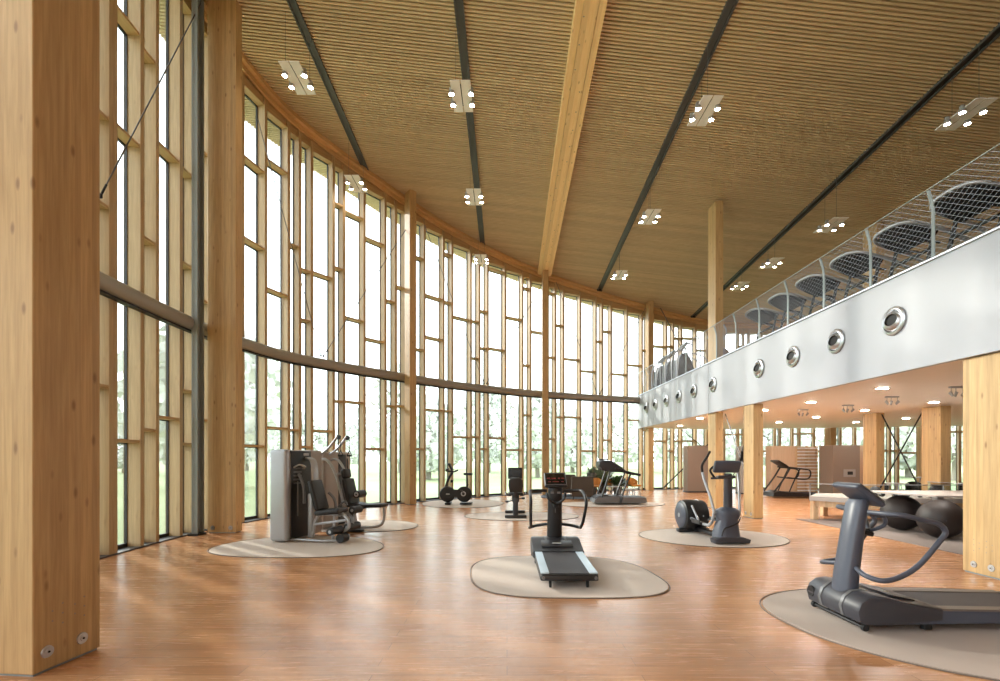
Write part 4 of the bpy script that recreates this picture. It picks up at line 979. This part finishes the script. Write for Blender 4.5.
for x_, y_, r, l in ((11.65, 12.8, .16, 'larger dark medicine ball'), (10.15, 13.0, .13, 'smaller dark medicine ball')):
    t = thing('medicine_ball', l+' on the long low table', 'ball', (x_, y_, .64)); mb = MB(); mb.ball((0, 0, r), r, 3); b_ = mb.build('ball', M['dark'], t)
    mb = MB(); mb.tube([(r*1.005*math.cos(a), r*1.005*math.sin(a), r) for a in [2*PI*k/24 for k in range(25)]], .004, seg=5); mb.build('seam', M['gunmetal'], t)
# counter on the right with exercise balls under it
t = thing('counter', 'thin pale counter over the dark exercise balls beside the right column', 'table', (9.2, 10.0, 0))
mb = MB(); mb.prism([(-.5, 1.1), (-.15, -.05), (1.9, -.35), (3.2, -.35), (3.2, 1.5), (-.4, 1.5)], .85, .885); mb.build('top', M['tabletop'], t, False)
for x_, y_ in ((.15, .25), (2.8, -.2), (2.8, 1.2)):
    mb = MB(); mb.box((x_, y_, .425), (.14, .14, .85), bev=.006, seg=1); mb.build('leg', M['silver'], t, False)
mb = MB(); mb.tube([(-.1, 1.2, .85), (.25, .7, .02)], .018); mb.build('brace', M['silver'], t)
for x_, y_, l in ((9.15, 10.95, 'dark brown exercise ball on the left, under the counter'), (9.05, 9.85, 'dark brown exercise ball on the right, partly behind the counter leg')):
    t = thing('exercise_ball', l, 'exercise ball', (x_, y_, .01)); mb = MB(); mb.ball((0, 0, .40), .40, 4); mb.build('ball', M['ball'], t)
    mb = MB(); mb.lathe([(0, .006), (.012, .006), (.015, 0)], (-.2, -.345, .40), R3(PI/2, 0, 0), 10); mb.build('valve', M['dark'], t)
# dining-style chairs and tables beyond
def tub_chair(name, label, loc, rz, m, legm, group):
    t = thing(name, label, 'chair', loc, rz, group)
    mb = MB(); P = [(.27*math.cos(a), .27*math.sin(a)) for a in [math.radians(v) for v in range(20, 161, 10)]]
    bm = mb.bm; out = []
    for i, (x, y) in enumerate(P):
        u = abs(i/(len(P)-1)-.5)*2; h = .80-.16*u*u
        out.append([bm.verts.new((x, y, .48)), bm.verts.new((x*1.08, y*1.08, h)), bm.verts.new((x*1.14, y*1.14, h)), bm.verts.new((x*1.08, y*1.08, .46))])
    for A, B in zip(out, out[1:]):
        for k in range(4): bm.faces.new((A[k], A[(k+1) % 4], B[(k+1) % 4], B[k]))
    bm.faces.new(out[0]); bm.faces.new(out[-1][::-1]); mb.build('backrest', M[m], t)
    mb = MB(); mb.box((0, 0, .45), (.48, .46, .07), bev=.03, seg=3); mb.build('seat', M[m], t)
    for sx in (-1, 1):
        for sy in (-1, 1):
            mb = MB(); mb.tube([(sx*.17, sy*.16, .43), (sx*.22, sy*.21, .0)], .014, seg=8); mb.build('leg', M[legm], t)
    return t
tub_chair('lounge_chair', 'left orange tub chair in front of the plants', (3.75, 20.3, 0), math.radians(-30), 'orange', 'black', 'orange tub chairs')
tub_chair('lounge_chair', 'middle orange tub chair half hidden behind the plant', (4.65, 21.6, 0), math.radians(10), 'orange', 'black', 'orange tub chairs')
tub_chair('lounge_chair', 'right orange tub chair beside the small white table', (5.55, 20.7, 0), math.radians(20), 'orange', 'silver', 'orange tub chairs')
for x_, y_, l in ((13.6, 17.2, 'dark tub chair left, behind the left inner column'), (14.9, 17.2, 'dark tub chair between the inner columns'), (16.1, 16.4, 'dark tub chair beside the right inner column'), (14.2, 18.2, 'dark tub chair farthest back between the inner columns')):
    tub_chair('tub_chair', l, (x_, y_, 0), random.uniform(-.5, .5), 'black', 'silver', 'dark tub chairs')
def round_table(x, y, r, h, label, m='tabletop'):
    t = thing('side_table', label, 'table', (x, y, 0), 0)
    mb = MB(); mb.lathe([(0, h), (r-.01, h), (r, h-.01), (r-.01, h-.025), (0, h-.025)], seg=32); mb.build('top', M[m], t)
    for k in range(4):
        a = PI/4+k*PI/2; mb = MB(); mb.tube([(r*.4*math.cos(a), r*.4*math.sin(a), h-.03), (r*.75*math.cos(a), r*.75*math.sin(a), 0)], .013, seg=8); mb.build('leg', M['silver'], t)
round_table(4.6, 20.1, .38, .45, 'small round white table between the orange chairs')
round_table(5.15, 19.6, .28, .38, 'lower round white table behind the dark treadmill')
round_table(15.6, 17.5, .5, .95, 'tall round table beyond the inner columns')
round_table(14.3, 17.4, .4, .74, 'round table between the dark tub chairs')
# armchairs
def armchair(label, loc, rz):
    t = thing('armchair', label, 'armchair', loc, rz, 'brown lounge armchairs')
    mb = MB(); mb.box((0, 0, .28), (.86, .80, .28), bev=.04, seg=3); mb.build('base', M['sofa'], t)
    mb = MB(); mb.box((0, -.04, .46), (.60, .64, .14), bev=.05, seg=3); mb.build('seat_cushion', M['sofa'], t)
    mb = MB(); mb.box((0, .36, .62), (.86, .16, .62), R3(-.12, 0, 0), bev=.05, seg=3); mb.build('backrest', M['sofa'], t)
    for s_ in (-1, 1):
        mb = MB(); mb.box((s_*.37, -.02, .48), (.14, .76, .34), bev=.04, seg=3); mb.build('armrest', M['sofa'], t)
        for y_ in (-.32, .32): mb = MB(); mb.tube([(s_*.34, y_, .16), (s_*.36, y_, .02)], .02); mb.build('leg', M['black'], t)
armchair('brown armchair nearer the viewer, behind the middle treadmill', (3.0, 18.75, .01), math.radians(170))
armchair('brown armchair farther back, against the glass', (2.65, 20.6, .02), math.radians(160))
# plants
def plant(label, loc, hp, rp, nl, ll, leafm, spiky=False, pale=False, seed=1):
    t = thing('potted_plant', label, 'plant', loc)
    mb = MB(); mb.lathe([(0, .01), (rp*.75, .01), (rp, hp), (rp*.9, hp), (rp*.85, hp-.04), (0, hp-.04)], seg=24); mb.build('pot', M['pot'], t)
    random.seed(seed); mb = MB(); bm = mb.bm; stems = MB()
    for k in range(nl):
        a = random.uniform(0, 2*PI); el = random.uniform(.25, 1.45) if not spiky else random.uniform(.5, 1.5)
        l = ll*random.uniform(.5, 1); base = Vector((0, 0, hp-.02))+Vector((math.cos(a), math.sin(a), 0))*random.uniform(0, rp*.5)
        d = Vector((math.cos(a)*math.cos(el), math.sin(a)*math.cos(el), math.sin(el)))
        st = base if spiky else base+d*l*.55
        if not spiky: stems.tube([base, st], .006, seg=5)
        w = (.03 if spiky else .075)*random.uniform(.7, 1.2)*(1 if spiky else ll/.5); L_f = l if spiky else l*.55
        sd = d.cross(Vector((0, 0, 1))).normalized(); pr = None
        for q in range(5):
            u = q/4; p = st+d*L_f*u+Vector((0, 0, -.35*L_f*u*u)); ww = w*math.sin(PI*min(.97, u*.85+.12))
            cur = (bm.verts.new(p-sd*ww), bm.verts.new(p+Vector((0, 0, -ww*.2))), bm.verts.new(p+sd*ww))
            if pr: bm.faces.new((pr[0], pr[1], cur[1], cur[0])); bm.faces.new((pr[1], pr[2], cur[2], cur[1]))
            pr = cur
    mb.build('foliage', M[leafm], t)
    if not spiky: stems.build('stem', M['leaf'], t)
    else: stems.bm.free()
plant('tall spiky plant in a high grey pot behind the left orange chair', (3.85, 21.4, 0), 1.0, .24, 60, .55, 'leafpale', True, seed=2)
plant('leafy plant low at the left of the lounge', (3.35, 21.2, 0), .45, .22, 90, .5, 'leaf', seed=3)
plant('bushy green plant behind the dark treadmill', (4.9, 20.9, 0), .35, .2, 110, .65, 'leaf', seed=4)
plant('tall leafy plant with pale leaves behind the treadmill console', (4.3, 21.3, 0), .5, .22, 80, .9, 'leafpale', seed=5)

# ------------------------------------------------------------------ trees outside
def tree(seed, h, w):
    random.seed(seed); t = thing('tree', 'hazy green tree standing beyond the lawn outside the glass', 'tree', (0, 0, -.3), 0, 'trees beyond the lawn')
    mb = MB(); mb.tube([(0, 0, 0), (.1, .1, h*.35), (0, .2, h*.75)], lambda u: .28*(1-.7*u), 3, 8)
    for k in range(5):
        a = random.uniform(0, 6.28); mb.tube([(0, 0, h*(.3+.08*k)), (w*.35*math.cos(a), w*.35*math.sin(a), h*(.5+.08*k))], .08, seg=6)
    mb.build('trunk', M['trunk'], t)
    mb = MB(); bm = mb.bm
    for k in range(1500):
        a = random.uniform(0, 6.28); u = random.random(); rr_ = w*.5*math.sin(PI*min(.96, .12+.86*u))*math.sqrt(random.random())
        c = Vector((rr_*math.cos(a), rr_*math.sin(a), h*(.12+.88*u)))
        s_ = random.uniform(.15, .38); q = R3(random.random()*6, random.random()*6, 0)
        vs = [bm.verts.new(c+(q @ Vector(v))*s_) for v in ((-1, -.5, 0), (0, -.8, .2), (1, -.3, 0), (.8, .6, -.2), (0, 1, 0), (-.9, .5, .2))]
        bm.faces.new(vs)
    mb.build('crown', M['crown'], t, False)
    return t
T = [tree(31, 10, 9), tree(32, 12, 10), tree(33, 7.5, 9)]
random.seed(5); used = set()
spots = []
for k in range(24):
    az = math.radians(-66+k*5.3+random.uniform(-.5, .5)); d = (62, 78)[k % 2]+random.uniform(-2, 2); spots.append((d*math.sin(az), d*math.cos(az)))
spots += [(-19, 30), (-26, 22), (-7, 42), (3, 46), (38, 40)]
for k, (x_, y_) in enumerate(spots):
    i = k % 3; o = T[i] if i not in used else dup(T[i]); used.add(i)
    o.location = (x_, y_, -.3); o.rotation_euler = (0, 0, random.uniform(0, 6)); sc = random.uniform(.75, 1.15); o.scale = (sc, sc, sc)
